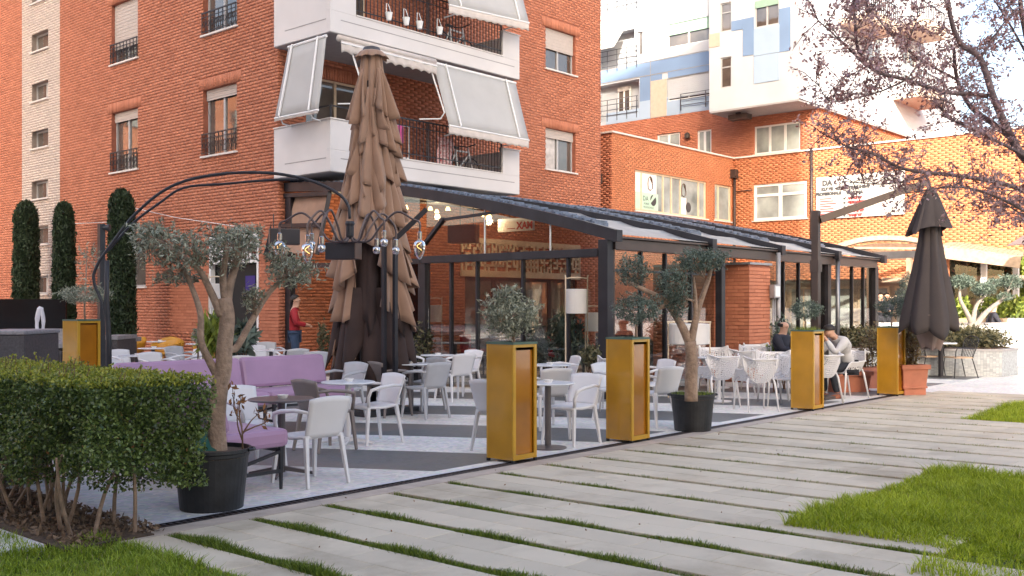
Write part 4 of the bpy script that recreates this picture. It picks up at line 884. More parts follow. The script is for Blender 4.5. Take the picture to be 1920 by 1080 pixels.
def put(src, x, y, r, label, grp):
    r += R.uniform(-3, 3)
    if src.name not in used: used.add(src.name); src.location = (x, y, 0); src.rotation_euler = (0, 0, rad(r)); src['label'] = label; return src
    return dup(src, (x, y, 0), rad(r), label, grp)
for s, x, y, r, l in [
    (cw, 5.62, 7.38, 2, 'nearest white armchair, seen from behind, in front of the dark round table'),
    (cw, 5.72, 8.42, 178, 'white armchair facing the viewer behind the dark round table and dry twigs'),
    (ct, 7.02, 8.92, -92, 'taupe armchair in profile between the dark table and the purple seat back'),
    (cw, 7.74, 8.98, 84, 'white armchair turned left to the white-stemmed table before the big parasol'),
    (ct, 9.78, 10.98, -90, 'taupe armchair at the foot of the big folded parasol'),
    (cg, 9.96, 10.42, -4, 'light grey armchair seen from behind, left of the first yellow planter'),
    (cg, 10.60, 11.15, 88, 'grey armchair mostly hidden behind the other grey armchair near the parasol'),
    (cw, 12.05, 11.9, -12, 'white armchair seen from behind beside the table close to the glass wall'),
    (cw, 12.86, 12.5, 92, 'white armchair turned left, farthest right at the table close to the glass wall'),
    (cw, 12.30, 13.35, 178, 'white armchair by the black pavilion post behind the small table'),
    (cg, 8.95, 11.05, 95, 'pale grey armchair at the right end of the purple bench'),
    (cw, 9.20, 7.2, 92, 'white armchair turned left at the table between the two front yellow planters'),
    (cw, 8.28, 7.42, -90, 'white armchair half hidden behind the first yellow planter, arm by the table stem'),
    (cw, 12.45, 10.0, 60, 'white armchair farthest back between the two front yellow planters'),
    (cw, 10.15, 8.35, -24, 'white armchair seen from behind in the middle between the two front yellow planters'),
    (cw, 11.42, 8.1, 172, 'white armchair facing the viewer at the left side of the second yellow planter'),
    (cw, 11.34, 7.45, -14, 'white armchair seen from behind between the second planter and the potted olive'),
    (cw, 12.5, 8.3, 70, 'white armchair behind the trunk of the potted olive tree'),
    (cw, 9.05, 17.15, 184, 'white armchair at the far left beside the black lamp pole'),
    (cw, 8.85, 15.75, 178, 'white armchair behind the rounded purple cushion at the left'),
    (cg, 10.5, 17.75, 190, 'grey armchair in the back left below the yellow seats'),
    (cw, 9.85, 16.55, 92, 'white armchair turned sideways in the back left behind the purple bench'),
    (cw, 11.75, 16.9, 175, 'white armchair right of the olive trunk, by the doorway'),
    (cw, 11.4, 15.55, -10, 'pale armchair seen from behind below the man in the red jacket'),
    (cw, 10.95, 14.4, -12, 'pale armchair seen from behind left of the big parasol foot'),
    (cg, 12.9, 18.3, 160, 'grey armchair against the red brick corner of the building'),
    (cw, 9.4, 14.05, -40, 'small piece of white armchair above the purple bench near the olive trunk')]:
    put(s, x, y, r, l, GC)
tb = [table('x', GT, 'table_dark', 'table_dark', 'cross', .31, .722), table('x', GT, 'table_white', 'chair_white', 'cross', .31, .722), table('x', GT)]
for s, x, y, l in [(0, 5.69, 7.90, 'dark round table with black cross foot in front of the purple bench'), (1, 7.46, 9.08, 'white topped round table with white stem right of the purple bench'), (2, 10.25, 11.02, 'white topped round table with dark stem before the big folded parasol'),
    (2, 12.35, 12.6, 'white topped round table nearest the black pavilion post'), (2, 8.74, 7.16, 'white topped round table standing between the two front yellow planters'), (2, 11.4, 9.3, 'white topped round table behind the chairs between the front planters'),
    (2, 8.78, 16.35, 'round table in the back left behind the rounded purple cushion'), (2, 10.5, 18.9, 'round table in the back left below the yellow seats'), (2, 11.5, 16.3, 'round table left of the man in the red jacket'), (2, 12.55, 22.3, 'round table between the yellow seats at the brick wall'), (2, 12.4, 20.3, 'round table right of the yellow seats by the doorway')]:
    t = put(tb[s], x, y, 0, l, GT); d = thing('ashtray', 'white dish on the '+l.replace('white topped ', '').replace('dark round', 'dark'), 'ashtray', (x+.03, y+.02, .722 if s < 2 else .735), group='white dishes on the cafe tables'); ob('dish', MB().lathe([(.04, 0), (.055, .03), (.045, .03), (.035, .01)], 14), 'dish', d)
yc = tubchair('x', 'yellow seats along the brick wall')
for x, y, r, l in ((12.35, 23.3, 100, 'yellow moulded armchair leftmost along the brick wall'), (12.3, 21.6, 95, 'yellow moulded armchair in the middle along the brick wall'), (12.3, 19.7, 110, 'yellow moulded armchair rightmost, behind the leafy plant'), (12.9, 22.5, 140, 'yellow moulded armchair pushed against the brick wall')): put(yc, x, y, r, l, 'yellow seats along the brick wall')
sc_ = shellchair('x', GP)
for x, y, r, l in ((14.15, 8.12, -30, 'perforated white chair seen from behind, left of the pair in front'), (13.95, 7.35, -34, 'perforated white chair seen from behind, right of the pair in front'), (16.6, 9.55, 140, 'perforated white chair farthest left behind the potted olive trunk'), (16.1, 8.9, -20, 'perforated white chair behind the left one of the front pair'),
    (18.5, 9.65, 150, 'perforated white chair close to the brick pier foot'), (17.6, 9.3, 120, 'perforated white chair in front of the pier corner'), (15.7, 7.95, 118, 'perforated white chair facing the viewer in the middle of the group'), (14.85, 7.25, 95, 'perforated white chair against the left side of the third yellow planter'),
    (15.65, 7.1, -20, 'perforated white chair seen from behind, right of the third yellow planter'), (16.95, 7.2, 62, 'perforated white chair under the man in the grey sweater'), (17.3, 8.5, 180, 'perforated white chair under the man in the dark blue jacket'), (12.6, 8.95, -60, 'perforated white chair left of the potted olive trunk')):
    put(sc_, x, y, r, l, GP)
t3 = table('white table with square white foot among the perforated chairs', GT, 'table_white', 'chair_white', 'disc', .36); t3.location = (14.85, 8.5, 0)
t3 = dup(t3, (16.25, 7.75, 0), 0, 'white table behind the third yellow planter where two men sit', GT); t3 = dup(t3, (17.3, 9.9, 0), 0, 'white table at the back of the perforated chairs near the glass', GT)

# purple upholstered bench along two sides
def bench(name, lab, loc, L_, rot, back=True):
    t = thing(name, lab, 'bench', loc, rot, group='purple upholstered benches')
    ob('seat_cushion', MB().box(-L_/2, -.33, .37, L_/2, .33, .53), 'purple', t, bevel=.045)
    if back: m = MB(); m.add([(-L_/2, .24, .54), (L_/2, .24, .54), (L_/2, .36, .54), (-L_/2, .36, .54), (-L_/2, .34, .93), (L_/2, .34, .93), (L_/2, .44, .93), (-L_/2, .44, .93)], [(0,3,2,1),(4,5,6,7),(0,1,5,4),(1,2,6,5),(2,3,7,6),(3,0,4,7)]); ob('back_cushion', m, 'purple', t, bevel=.045)
    for x in (-L_/2+.06, L_/2-.06):
        for y in (-.28, .28): ob('leg', MB().bar((x, y, .37), (x, y, 0), .035, w2=.02), 'iron', t)
        ob('side_rail', MB().bar((x, -.28, .16), (x, .28, .16), .03), 'iron', t); ob('cross_brace', MB().bar((x, -.28, .33), (x, .28, .2), .025), 'iron', t)
    ob('rail', MB().bar((-L_/2+.06, -.28, .34), (L_/2-.06, -.28, .34), .03), 'iron', t); return t
bench('purple_bench', 'purple bench end nearest the viewer, behind the black pot', (4.98, 8.0, 0), 1.5, rad(90))
bench('purple_bench', 'purple bench section between the near end and the corner, behind the hedge', (4.98, 9.62, 0), 1.6, rad(90))
bench('purple_bench', 'right long purple bench with smooth back below the big parasol', (8.05, 10.78, 0), 1.32, 0)
bench('purple_bench', 'left long purple bench with its back behind the olive trunk', (6.52, 10.74, 0), 1.66, 0)
t = thing('purple_stool', 'rounded purple stool cushion at the left end above the hedge', 'stool', (6.15, 12.5, 0)); ob('cushion', MB().lathe([(.2, .4), (.36, .48), (.38, .62), (.3, .74), (.02, .78)], 24), 'purple', t, smooth=True); ob('foot', MB().lathe([(.2, 0), (.2, .4)], 16), 'iron', t)
t = thing('purple_stool', 'second rounded purple stool cushion beside the left bench', 'stool', (6.95, 12.3, 0)); ob('cushion', MB().lathe([(.2, .4), (.38, .46), (.4, .6), (.3, .72), (.02, .75)], 24), 'purple', t, smooth=True); ob('foot', MB().lathe([(.2, 0), (.2, .4)], 16), 'iron', t)

# ---------------------------------------------------------------- tall yellow planters
def planter(lab, x0, y0, wx=.36, wy=.36, h=1.2, rim='green_rim', z0=.03, deep=.03):
    t = thing('yellow_planter', lab, 'planter', (x0+wx/2, y0+wy/2, 0), group='tall yellow box planters'); a, b = wx/2, wy/2; m = MB()
    for s in (-1, 1): m.box(s*a-.0*s-(.004 if s > 0 else 0), -b, z0, s*a+(.004 if s < 0 else 0), b, h)
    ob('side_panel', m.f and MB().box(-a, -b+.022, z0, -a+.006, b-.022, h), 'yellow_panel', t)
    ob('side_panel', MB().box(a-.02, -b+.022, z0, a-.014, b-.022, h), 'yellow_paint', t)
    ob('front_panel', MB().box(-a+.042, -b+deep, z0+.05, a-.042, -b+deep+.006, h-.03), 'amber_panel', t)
    ob('back_panel', MB().box(-a+.022, b-.02, z0, a-.022, b-.014, h), 'yellow_paint', t)
    for sx in (-1, 1):
        for sy in (-1, 1): ob('corner_post', MB().box(sx*a-(.042 if sx > 0 else 0), sy*b-(.022 if sy > 0 else 0), z0, sx*a+(.042 if sx < 0 else 0), sy*b+(.022 if sy < 0 else 0), h), 'yellow_paint', t, bevel=.003)
    m = MB(); m.box(-a+.042, -b+.004, z0, a-.042, -b+.02, z0+.05); ob('bottom_rail', m, 'yellow_paint', t); m = MB(); m.box(-a+.042, -b+.004, h-.03, a-.042, -b+.02, h); ob('top_rail', m, 'yellow_paint', t)
    m = MB()
    for q in ((-a-.004, -b-.004, a+.004, -b+.03), (-a-.004, b-.03, a+.004, b+.004), (-a-.0041, -b+.03, -a+.03, b-.03), (a-.03, -b+.03, a+.0041, b-.03)): m.box(q[0], q[1], h, q[2], q[3], h+.022)
    ob('rim', m, rim, t); ob('soil', MB().box(-a+.03, -b+.03, h-.06, a-.03, b-.03, h-.005), 'soil', t)
    for sx in (-1, 1):
        for sy in (-1, 1): ob('foot', MB().box(sx*a-.03*(sx > 0), sy*b-.03*(sy > 0), 0, sx*a+.03*(sx < 0), sy*b+.03*(sy < 0), z0), 'iron', t)
    return t
for l, x, y in (('yellow box planter nearest the viewer with a round olive bush', 7.63, 6.70), ('second yellow box planter from the left on the drain line', 9.66, 6.66), ('third yellow box planter, thin grass on top, hiding a seated man', 14.42, 6.64), ('yellow box planter farthest right beside the hanging parasol', 17.76, 6.62)): planter(l, x, y, .37, .37)
pl5 = planter('yellow box planter at the far left before the fountain', 7.05-.3, 12.55, .37, .37, 1.37)
pl5.location = AT(153, 640, 14.8).to_2d().to_3d(); pl5.rotation_euler = (0, 0, rad(8))
def bush(name, lab, cat, trunk, blobs, size, mat, asp=.3, base=None, bark='bark', r0=.03, spikes=0):
    base = base or trunk[0]; t = thing(name, lab, cat, base, world=True); n = len(trunk)
    ob('trunk', MB().tube(trunk, [r0*(1-.45*i/(n-1)) for i in range(n)], 8), bark, t, smooth=True)
    P_ = np.concatenate([blob(c, r, k) for c, r, k in blobs])
    if spikes:
        for _ in range(spikes):
            c, r, k = blobs[R.randrange(len(blobs))]; d = rng.normal(size=3); d[2] = abs(d[2])*1.3; d /= np.linalg.norm(d); q = np.linspace(.8, 1.35, 14)[:, None]; P_ = np.concatenate([P_, np.asarray(c)+d*np.asarray(r)*q+rng.normal(0, .008, (14, 3))])
    setting(ob('crown', np_mesh('crown', leaf_quads(P_, size, asp, .25), 4, mat), 0, t), 'stuff'); return t
def twigs(m, c, r, n, start):
    for _ in range(n):
        d = Vector(rng.normal(size=3)); d.normalize(); e = Vector(c)+Vector((d.x*r[0], d.y*r[1], d.z*r[2]))*.85; s = Vector(start); m.tube([s, s.lerp(e, .5)+Vector((0, 0, .02)), e], [.007, .005, .002], 5)
p = AT(962, 640, 10.5); c = AT(957, 590, 10.5); bush('olive_bush', 'round grey green olive bush with spiky shoots in the nearest yellow planter', 'bush', [(p.x, p.y, 1.14), tuple(AT(963, 615, 10.5)), tuple(AT(962, 590, 10.5))], [(c, (.28, .28, .22), 2600), (AT(950, 560, 10.5), (.14, .14, .13), 500)], .055, 'leaf_olive', .26, r0=.022, spikes=26)
p = AT(1192, 632, 12.1); c = AT(1195, 580, 12.1); bush('olive_bush', 'round olive bush in the second yellow planter', 'bush', [(p.x, p.y, 1.14), tuple(AT(1193, 605, 12.1))], [(c, (.28, .28, .18), 2600)], .042, 'leaf_topiary', .3, r0=.02, spikes=6)
p = AT(1508, 620, 15.4+.0); c = AT(1512, 581, 17.0); bush('olive_bush', 'clipped olive ball on a short stem behind the third yellow planter', 'bush', [(AT(1512, 600, 17.0).x, AT(1512, 600, 17.0).y, 0), tuple(AT(1510, 605, 17.0)), tuple(AT(1508, 590, 17.0))], [(c, (.28, .28, .17), 2200)], .042, 'leaf_topiary', .32, r0=.02)
gp_ = np.concatenate([np.array([[14.605, 6.825, 1.19]])+np.stack([rng.uniform(-.15, .15, 300), rng.uniform(-.15, .15, 300), rng.uniform(0, .05, 300)], 1)]); o = ob('planter_grass', np_mesh('planter_grass', leaf_quads(gp_, .1, .07, 2.5), 4, 'leaf_bright'), 0); setting(o, 'stuff')
c = AT(1672, 575, 18.2); bush('olive_bush', 'clipped olive ball above the rightmost yellow planter', 'bush', [(17.94, 6.8, 1.14), tuple(AT(1672, 595, 18.1))], [(c, (.29, .29, .2), 2200), (AT(1703, 530, 20), (.2, .2, .18), 900), (AT(1690, 552, 19), (.12, .12, .1), 300)], .042, 'leaf_topiary', .32, r0=.02)
c = AT(160, 552, 14.9); bush('olive_bush', 'flat grey olive crown with thin upright twigs in the far left yellow planter', 'bush', [(c.x, c.y, 1.35), tuple(AT(158, 580, 14.9)), tuple(AT(160, 555, 14.9)), tuple(AT(163, 470, 14.9))], [(c, (.38, .38, .13), 2200), (AT(165, 500, 14.9), (.16, .16, .28), 160)], .05, 'leaf_olive', .26, r0=.016, spikes=14)

# black pots with olive trees
def black_pot(lab, x, y, r=.30, h=.48):
    t = thing('black_pot', lab, 'plant pot', (x, y, 0), group='round black plastic pots')
    ob('body', MB().lathe([(r*.79, 0), (r*.8, .01), (r*.93, h*.86), (r*.955, h*.88), (r*.96, h*.93), (r, h*.95), (r, h), (r*.95, h), (r*.93, h*.9)], 40), 'pot_black', t, smooth=False); ob('soil', MB().lathe([(r*.94, h*.86), (r*.94, h*.93), (.02, h*.97)], 24), 'soil', t)
    for a in (rad(135), rad(-45)): ob('handle', MB().tube([(math.cos(a+q)*r*(1.0+.09*math.cos(q*7)), math.sin(a+q)*r*(1.0+.09*math.cos(q*7)), h*.97) for q in (-.22, -.1, 0, .1, .22)], .014, 6), 'pot_black', t)
    return t
b_ = AT(397, 940, 7.98); black_pot('big black pot by the hedge with a leaning green board in it', b_.x, b_.y, .305, .475)
pb2 = (11.22, 6.80); black_pot('black pot with short grass between the second and third yellow planters', pb2[0], pb2[1], .29, .47)
def tree(name, lab, cat, limbs, blobs, size, mat, bark, asp=.26, spikes=30, tw=10):
    base = limbs[0][0][0]; t = thing(name, lab, cat, (base.x, base.y, base.z), world=True); m = MB()
    pts, rs = limbs[0]; ob('trunk', MB().tube(pts, rs, 12), bark, t, smooth=True)
    for pts, rs in limbs[1:]: ob('branch', MB().tube(pts, rs, 8), bark, t, smooth=True)
    for c, r, k, st in blobs: twigs(m, c, r, tw, st)
    setting(ob('twigs', m, bark, t), 'stuff'); P_ = np.concatenate([blob(c, r, k, .35) for c, r, k, st in blobs])
    for _ in range(spikes):
        c, r, k, st = blobs[R.randrange(len(blobs))]; d = rng.normal(size=3); d /= np.linalg.norm(d); q = np.linspace(.8, 1.3, 12)[:, None]; P_ = np.concatenate([P_, np.asarray(c)+d*np.asarray(r)*q+rng.normal(0, .008, (12, 3))])
    setting(ob('crown', np_mesh('crown', leaf_quads(P_, size, asp, .2), 4, mat), 0, t), 'stuff'); return t
D1 = 7.98
def LP(D, pts): return [AT(x, y, D+dd) for x, y, dd in pts]
sm = lambda P_: P_
def crv(P_, n=4):                       # smooth curve through the points
    P_ = [Vector(p) for p in P_]; Q = [P_[0]*2-P_[1]]+P_+[P_[-1]*2-P_[-2]]; out = []
    for i in range(1, len(Q)-2):
        for k in range(n):
            t = k/n; a, b, c, d = Q[i-1:i+3]; out.append(.5*((2*b)+(c-a)*t+(2*a-5*b+4*c-d)*t*t+(3*b-a-3*c+d)*t**3))
    return out+[P_[-1]]
def limb(D, pts, r0, r1): P_ = crv(LP(D, pts)); n = len(P_); return (P_, [r0+(r1-r0)*i/(n-1) for i in range(n)])
tree('olive_tree', 'old olive tree with bare forked trunk and grey leaf clouds in the big black pot', 'tree', [
    limb(D1, [(411, 862, 0), (406, 800, 0), (410, 740, 0), (419, 690, 0), (421, 650, 0), (426, 600, .02), (421, 560, .03)], .074, .058),
    limb(D1, [(413, 715, 0), (392, 675, -.03), (377, 640, -.05), (376, 590, -.05), (362, 545, 0), (340, 500, .05), (300, 478, .1)], .036, .014),
    limb(D1, [(421, 640, 0), (440, 655, .05), (470, 605, .12), (502, 552, .2), (540, 515, .25), (565, 500, .3)], .034, .013),
    limb(D1, [(423, 575, .03), (432, 530, .05), (446, 490, .1), (462, 458, .15)], .045, .015), limb(D1, [(424, 575, .03), (418, 520, 0), (424, 475, -.1), (420, 450, -.1)], .036, .014),
    limb(D1, [(415, 592, 0), (392, 540, 0), (372, 505, -.05), (330, 472, -.1), (285, 462, -.1)], .034, .012)],
    [(AT(305, 462, D1), (.27, .25, .17), 1000, AT(330, 475, D1)), (AT(280, 440, D1+.1), (.15, .2, .12), 500, AT(310, 470, D1)), (AT(350, 475, D1-.1), (.2, .2, .16), 650, AT(372, 500, D1)), (AT(430, 462, D1), (.25, .26, .19), 1300, AT(440, 500, D1)), (AT(458, 445, D1+.15), (.17, .2, .12), 450, AT(446, 480, D1)), (AT(330, 520, D1+.1), (.2, .15, .06), 350, AT(340, 500, D1)),
     (AT(548, 508, D1+.25), (.23, .22, .15), 1100, AT(540, 520, D1+.25)), (AT(520, 480, D1+.3), (.10, .12, .10), 300, AT(530, 510, D1+.25)), (AT(472, 562, D1+.1), (.09, .1, .12), 300, AT(480, 590, D1+.12))], .046, 'leaf_olive', 'bark', tw=16, spikes=60)
D2 = 12.55
tree('olive_tree', 'potted olive tree with two spreading limbs and three leaf clouds', 'tree', [
    limb(D2, [(1296, 752, 0), (1296, 710, 0), (1297, 670, 0), (1294, 640, 0)], .085, .075), limb(D2, [(1294, 645, 0), (1275, 605, 0), (1247, 565, -.05), (1210, 545, -.1), (1180, 530, -.1)], .06, .022), limb(D2, [(1250, 572, -.05), (1228, 578, -.1), (1205, 560, -.2), (1178, 548, -.2)], .03, .012),
    limb(D2, [(1295, 645, 0), (1302, 610, 0), (1312, 570, .05), (1328, 525, .1), (1336, 490, .1)], .055, .02), limb(D2, [(1304, 605, 0), (1304, 560, 0), (1300, 520, 0)], .035, .016), limb(D2, [(1303, 565, 0), (1285, 560, -.1), (1272, 560, -.1)], .016, .008)],
    [(AT(1188, 508, D2), (.22, .24, .20), 1600, AT(1195, 540, D2)), (AT(1262, 535, D2-.1), (.22, .22, .26), 1800, AT(1290, 560, D2)), (AT(1310, 488, D2), (.33, .3, .15), 2200, AT(1320, 520, D2)), (AT(1340, 485, D2+.1), (.2, .2, .13), 700, AT(1335, 500, D2)), (AT(1268, 575, D2-.1), (.12, .12, .16), 500, AT(1290, 570, D2))], .044, 'leaf_topiary', 'bark', asp=.3, tw=10, spikes=30)
p = np.stack([pb2[0]+rng.uniform(-.22, .22, 420), pb2[1]+rng.uniform(-.22, .22, 420), rng.uniform(.45, .48, 420)], 1); setting(ob('pot_grass', np_mesh('pot_grass', leaf_quads(p, .07, .09, 2), 4, 'leaf_bright'), 0), 'stuff')
# dead twigs and the green board in the near pot
t = thing('dry_plant', 'withered plant with brown curled leaves in the big black pot', 'plant', tuple(AT(455, 845, 7.9)), world=True); st = AT(455, 850, 7.9); dl = []
for pts in ([(455, 850), (453, 800), (440, 770), (436, 725)], [(454, 815), (470, 790), (486, 775)], [(455, 810), (478, 800), (500, 790), (497, 770)], [(453, 800), (448, 770), (452, 745)], [(454, 825), (445, 795), (446, 760)]):
    P_ = crv([AT(x, y, 7.9+R.uniform(-.05, .05)) for x, y in pts], 3); ob('stem', MB().tube(P_, [.008-.006*i/len(P_) for i in range(len(P_))], 5), 'twig', t); dl += [np.array(q) for q in P_[5:]]
dl = np.array(dl); dl = np.repeat(dl, 4, 0)+rng.normal(0, .02, (len(dl)*4, 3)); setting(ob('leaves', np_mesh('leaves', leaf_quads(dl, .055, .4, -1), 4, 'dry_leaf'), 0, t), 'stuff')
o = MB(); a = AT(372, 852, 7.85); 
t = thing('green_board', 'dark green sheet leaning on the olive trunk in the black pot', 'board', (a.x, a.y, .40)); tw_ = MB(); tw_.add([(-.02, .05, 0), (.10, -.07, 0), (.19, -.02, .23), (.07, .10, .23), (-.02, .062, 0), (.10, -.058, 0), (.19, -.008, .23), (.07, .112, .23)], [(0,1,2,3),(7,6,5,4),(0,4,5,1),(1,5,6,2),(2,6,7,3),(3,7,4,0)]); ob('sheet', tw_, 'green_sheet', t)

# clipped hedge: bare stems below, dense leaves above
H = thing('hedge', 'dense clipped dark green box hedge on bare stems at the lower left', 'hedge', (3.55, 7.2, 0), world=True)
for i in range(26):
    x, y = R.uniform(3.2, 3.62), 6.68+i*.105+R.uniform(-.04, .04); e = Vector((x+R.uniform(-.22, .3), y+R.uniform(-.3, .25), .58)); ob('stem', MB().tube(crv([(x, y, -.02), Vector((x, y, 0)).lerp(e, .5)+Vector((R.uniform(-.04, .04), R.uniform(-.04, .04), 0)), e], 3), [.016, .015, .014, .013, .012, .010, .009][:7], 6), 'bark', H)
def hedge_pts(n, lo=.0):
    x0, x1, y0, y1, z0, z1 = 3.08, 3.98, 6.36, 9.6, .30, 1.095; P_ = np.stack([rng.uniform(x0, x1, n), rng.uniform(y0, y1, n), rng.uniform(z0, z1, n)], 1)
    d = np.stack([P_[:, 0]-x0, x1-P_[:, 0], P_[:, 1]-y0, P_[:, 2]*0+9, z1-P_[:, 2]], 1); return P_, np.min(d, 1)
P_, d = hedge_pts(230000); und = .40+.13*np.sin(P_[:, 1]*3.1+P_[:, 0]*4)+.07*np.sin(P_[:, 1]*9)+.20*np.clip((3.5-P_[:, 0])/.5, 0, 1)*np.sin(P_[:, 1]*5)**2-.10*(P_[:, 1] < 6.8)
gap = np.sin(P_[:, 0]*7+P_[:, 1]*3)*np.sin(P_[:, 1]*8+P_[:, 2]*5)*np.sin(P_[:, 2]*11+P_[:, 0]*6)
P_[:, 0] += .035*np.sin(P_[:, 1]*6+P_[:, 2]*7); P_[:, 1] += .05*np.sin(P_[:, 0]*5+P_[:, 2]*4)
corner = np.hypot(np.clip(P_[:, 1]-6.36, None, .16)-.16, np.clip(P_[:, 2]-1.095, -.16, None)+.16) < .2
keep = (rng.random(len(P_)) < np.where(d < .10, 1-2*d, .22)) & (P_[:, 2] > und) & (gap > -.62) & corner; P_ = P_[keep]; dt = 1.095-P_[:, 2]
top = (dt < .05) & (rng.random(len(P_)) < .8)
setting(ob('foliage', np_mesh('foliage', leaf_quads(P_[~top], .029, .62, .3), 4, 'leaf_hedge'), 0, H), 'stuff')
P2 = np.concatenate([P_[top], P_[top]+rng.normal(0, .012, (top.sum(), 3))+np.array([0, 0, .012])]); setting(ob('new_growth', np_mesh('new_growth', leaf_quads(P2, .026, .55, .9), 4, 'leaf_new'), 0, H), 'stuff')

sm_ = MB(); sl_ = []
for _ in range(70):
    x, y = R.uniform(3.12, 3.92), R.uniform(6.42, 9.3); h_ = R.uniform(.03, .11); e = Vector((x+R.uniform(-.03, .03), y+R.uniform(-.03, .03), 1.085+h_)); sm_.bar((x, y, 1.05), e, .004); sl_.append(np.array([x, y, 1.08])+np.linspace(.2, 1, 6)[:, None]*(np.array(e)-np.array([x, y, 1.08]))+rng.normal(0, .009, (6, 3)))
setting(ob('shoots', sm_, 'twig', H), 'stuff'); setting(ob('shoot_leaves', np_mesh('shoot_leaves', leaf_quads(np.concatenate(sl_), .028, .5, .6), 4, 'leaf_new'), 0, H), 'stuff')
q_ = P_[rng.random(len(P_)) < .006]; setting(ob('dead_leaves', np_mesh('dead_leaves', leaf_quads(q_, .03, .55, 0), 4, 'dry_leaf'), 0, H), 'stuff')
# cypress columns by the wall
for (px, ty, hw_, X), l in zip(((49, 378, 21, 12.9), (120, 380, 18, 12.8), (228, 357, 23, 12.6)), ('leftmost narrow cypress column against the white brick stripe', 'middle narrow cypress column right of the white brick stripe', 'tallest narrow cypress column behind the curved lamp pole')):
    d_ = ray(px, 500); D = X/d_.x; b = AT(px, 600, D); t = thing('cypress', l, 'tree', (b.x, b.y, 0), world=True, group='cypress columns along the left wall'); top_z = AT(px, ty, D).z; r = hw_*D/FOC; n = 15000
    z = rng.uniform(0.1, 1, n)*top_z; a = rng.uniform(0, 2*PI, n); prof = r*(.92+.10*np.minimum(1, (top_z-z)/2))*np.sqrt(np.clip(1-np.clip((z-(top_z-.5))/.5, 0, 1)**2, 0, 1))*(1+.06*np.sin(a*5+z*3)+.04*np.sin(z*11+a*2)); rr = prof*(1-.25*rng.random(n)**2)
    P_ = np.stack([b.x+rr*np.cos(a), b.y+rr*np.sin(a), z], 1); setting(ob('foliage', np_mesh('foliage', leaf_quads(P_+rng.normal(0, .022, P_.shape), .13, .26, 1.4), 4, 'leaf_cypress'), 0, t), 'stuff'); ob('trunk', MB().lathe([(.08, 0), (.05, top_z*.9)], 8, (b.x, b.y, 0)), 'bark', t); ob('core', MB().lathe([(r*.4, .15), (r*.75, .4), (r*.8, top_z*.8), (r*.3, top_z*.95)], 12, (b.x, b.y, 0)), 'leaf_cypress', t)
# ================================================================ folded parasols
def skirt(cx, cy, z0, z1, r0, r1, m_, amp, hem, ph, n=96, rows=8, jit=0.0, ax=0, ay=0, part=(0, 2*PI), jr=None):
    jr = jr or R; k_ = [jr.uniform(.45, 1.5) for _ in range(m_)]; hv = [jr.uniform(-.5, .5) for _ in range(m_)]; mb = MB(); a0, a1 = part
    def fn(u, v):
        a = a0+(a1-a0)*u; q = a*m_/(2*PI)+ph; i = int(math.floor(q)) % m_; s = (q-math.floor(q)); kk = k_[i]; h0 = hv[i]
        w_ = .5+.5*math.cos(2*PI*s); pl = (w_**.7-.5)*2
        r = r0+(r1-r0)*(v**.85); r *= 1+amp*(.25+.75*v)*pl*kk+.05*amp*math.sin(a*3+v*5)
        zz = z0+(z1-z0)*v-hem*((w_**1.6)*kk+h0*4*s*(1-s))*v**2
        return (cx+ax*v+r*math.cos(a), cy+ay*v+r*math.sin(a), zz)
    return mb.grid(fn, n, rows)
UC = AT(697, 680, 15.0); ux, uy = UC.x, UC.y; kpx = 15/FOC; uz = lambda y: EYE+(HOR-y)*kpx
U = thing('folded_parasol', 'huge tan multi-tier parasol folded shut, ragged pleats hanging, behind the purple bench', 'parasol', (ux, uy, 0), world=True)
ob('pole', MB().tube([(ux, uy, 0), (ux, uy, uz(92))], .07, 12), 'steel_dark', U, smooth=True); ob('finial', MB().lathe([(.145, uz(98)-.07), (.15, uz(98)-.02), (.12, uz(90)-.0), (.02, uz(86))], 20, (ux, uy, 0)), 'granite_dark', U, smooth=True)
ob('base', MB().box(ux-.5, uy-.5, 0, ux+.5, uy+.5, .09), 'iron', U, bevel=.01)
ob('top_frill', skirt(ux, uy, uz(97), uz(108), .15, .24, 9, .10, .03, .2), 'canopy_tan', U, smooth=True, solid=.008)
RAD = [(95, .15), (110, .20), (170, .30), (250, .33), (310, .39), (400, .47), (470, .56), (560, .62), (640, .58), (700, .45)]
rad_at = lambda y: float(np.interp(y, [q[0] for q in RAD], [q[1] for q in RAD]))
def flap(y0, y1, ang, wid, folds, uc, hem, jr):
    ph = jr.uniform(0, 1); tw = jr.uniform(-.10, .10); r0, r1 = rad_at(y0)*.62, rad_at(min(690, y1))*jr.uniform(.90, 1.04); fk = [jr.uniform(.5, 1.4) for _ in range(8)]
    def fn(u, v):
        s = u-.5; q = u*folds+ph; k = int(q) % 8; t_ = q-int(q); tri = (1-abs(2*t_-1))**.8*fk[k]           # sharp, uneven folds
        a = ang+s*wid*(.38+.62*v**.8)+tw*v
        r = r0+(r1-r0)*v**.65+(.03+.17*v)*v**.5*(tri-.6)
        pt = 1-abs(u-uc)/(uc if u < uc else 1-uc)                                                   # one hanging corner
        z = uz(y0)+(uz(y1)-uz(y0))*v*(1-.12*v)-v**2*(hem*pt+.05*tri)+.05*(1-v)*0
        return (ux+r*math.cos(a), uy+r*math.sin(a), z)
    return MB().grid(fn, 36, 10)
jr = random.Random(47); NS = 7
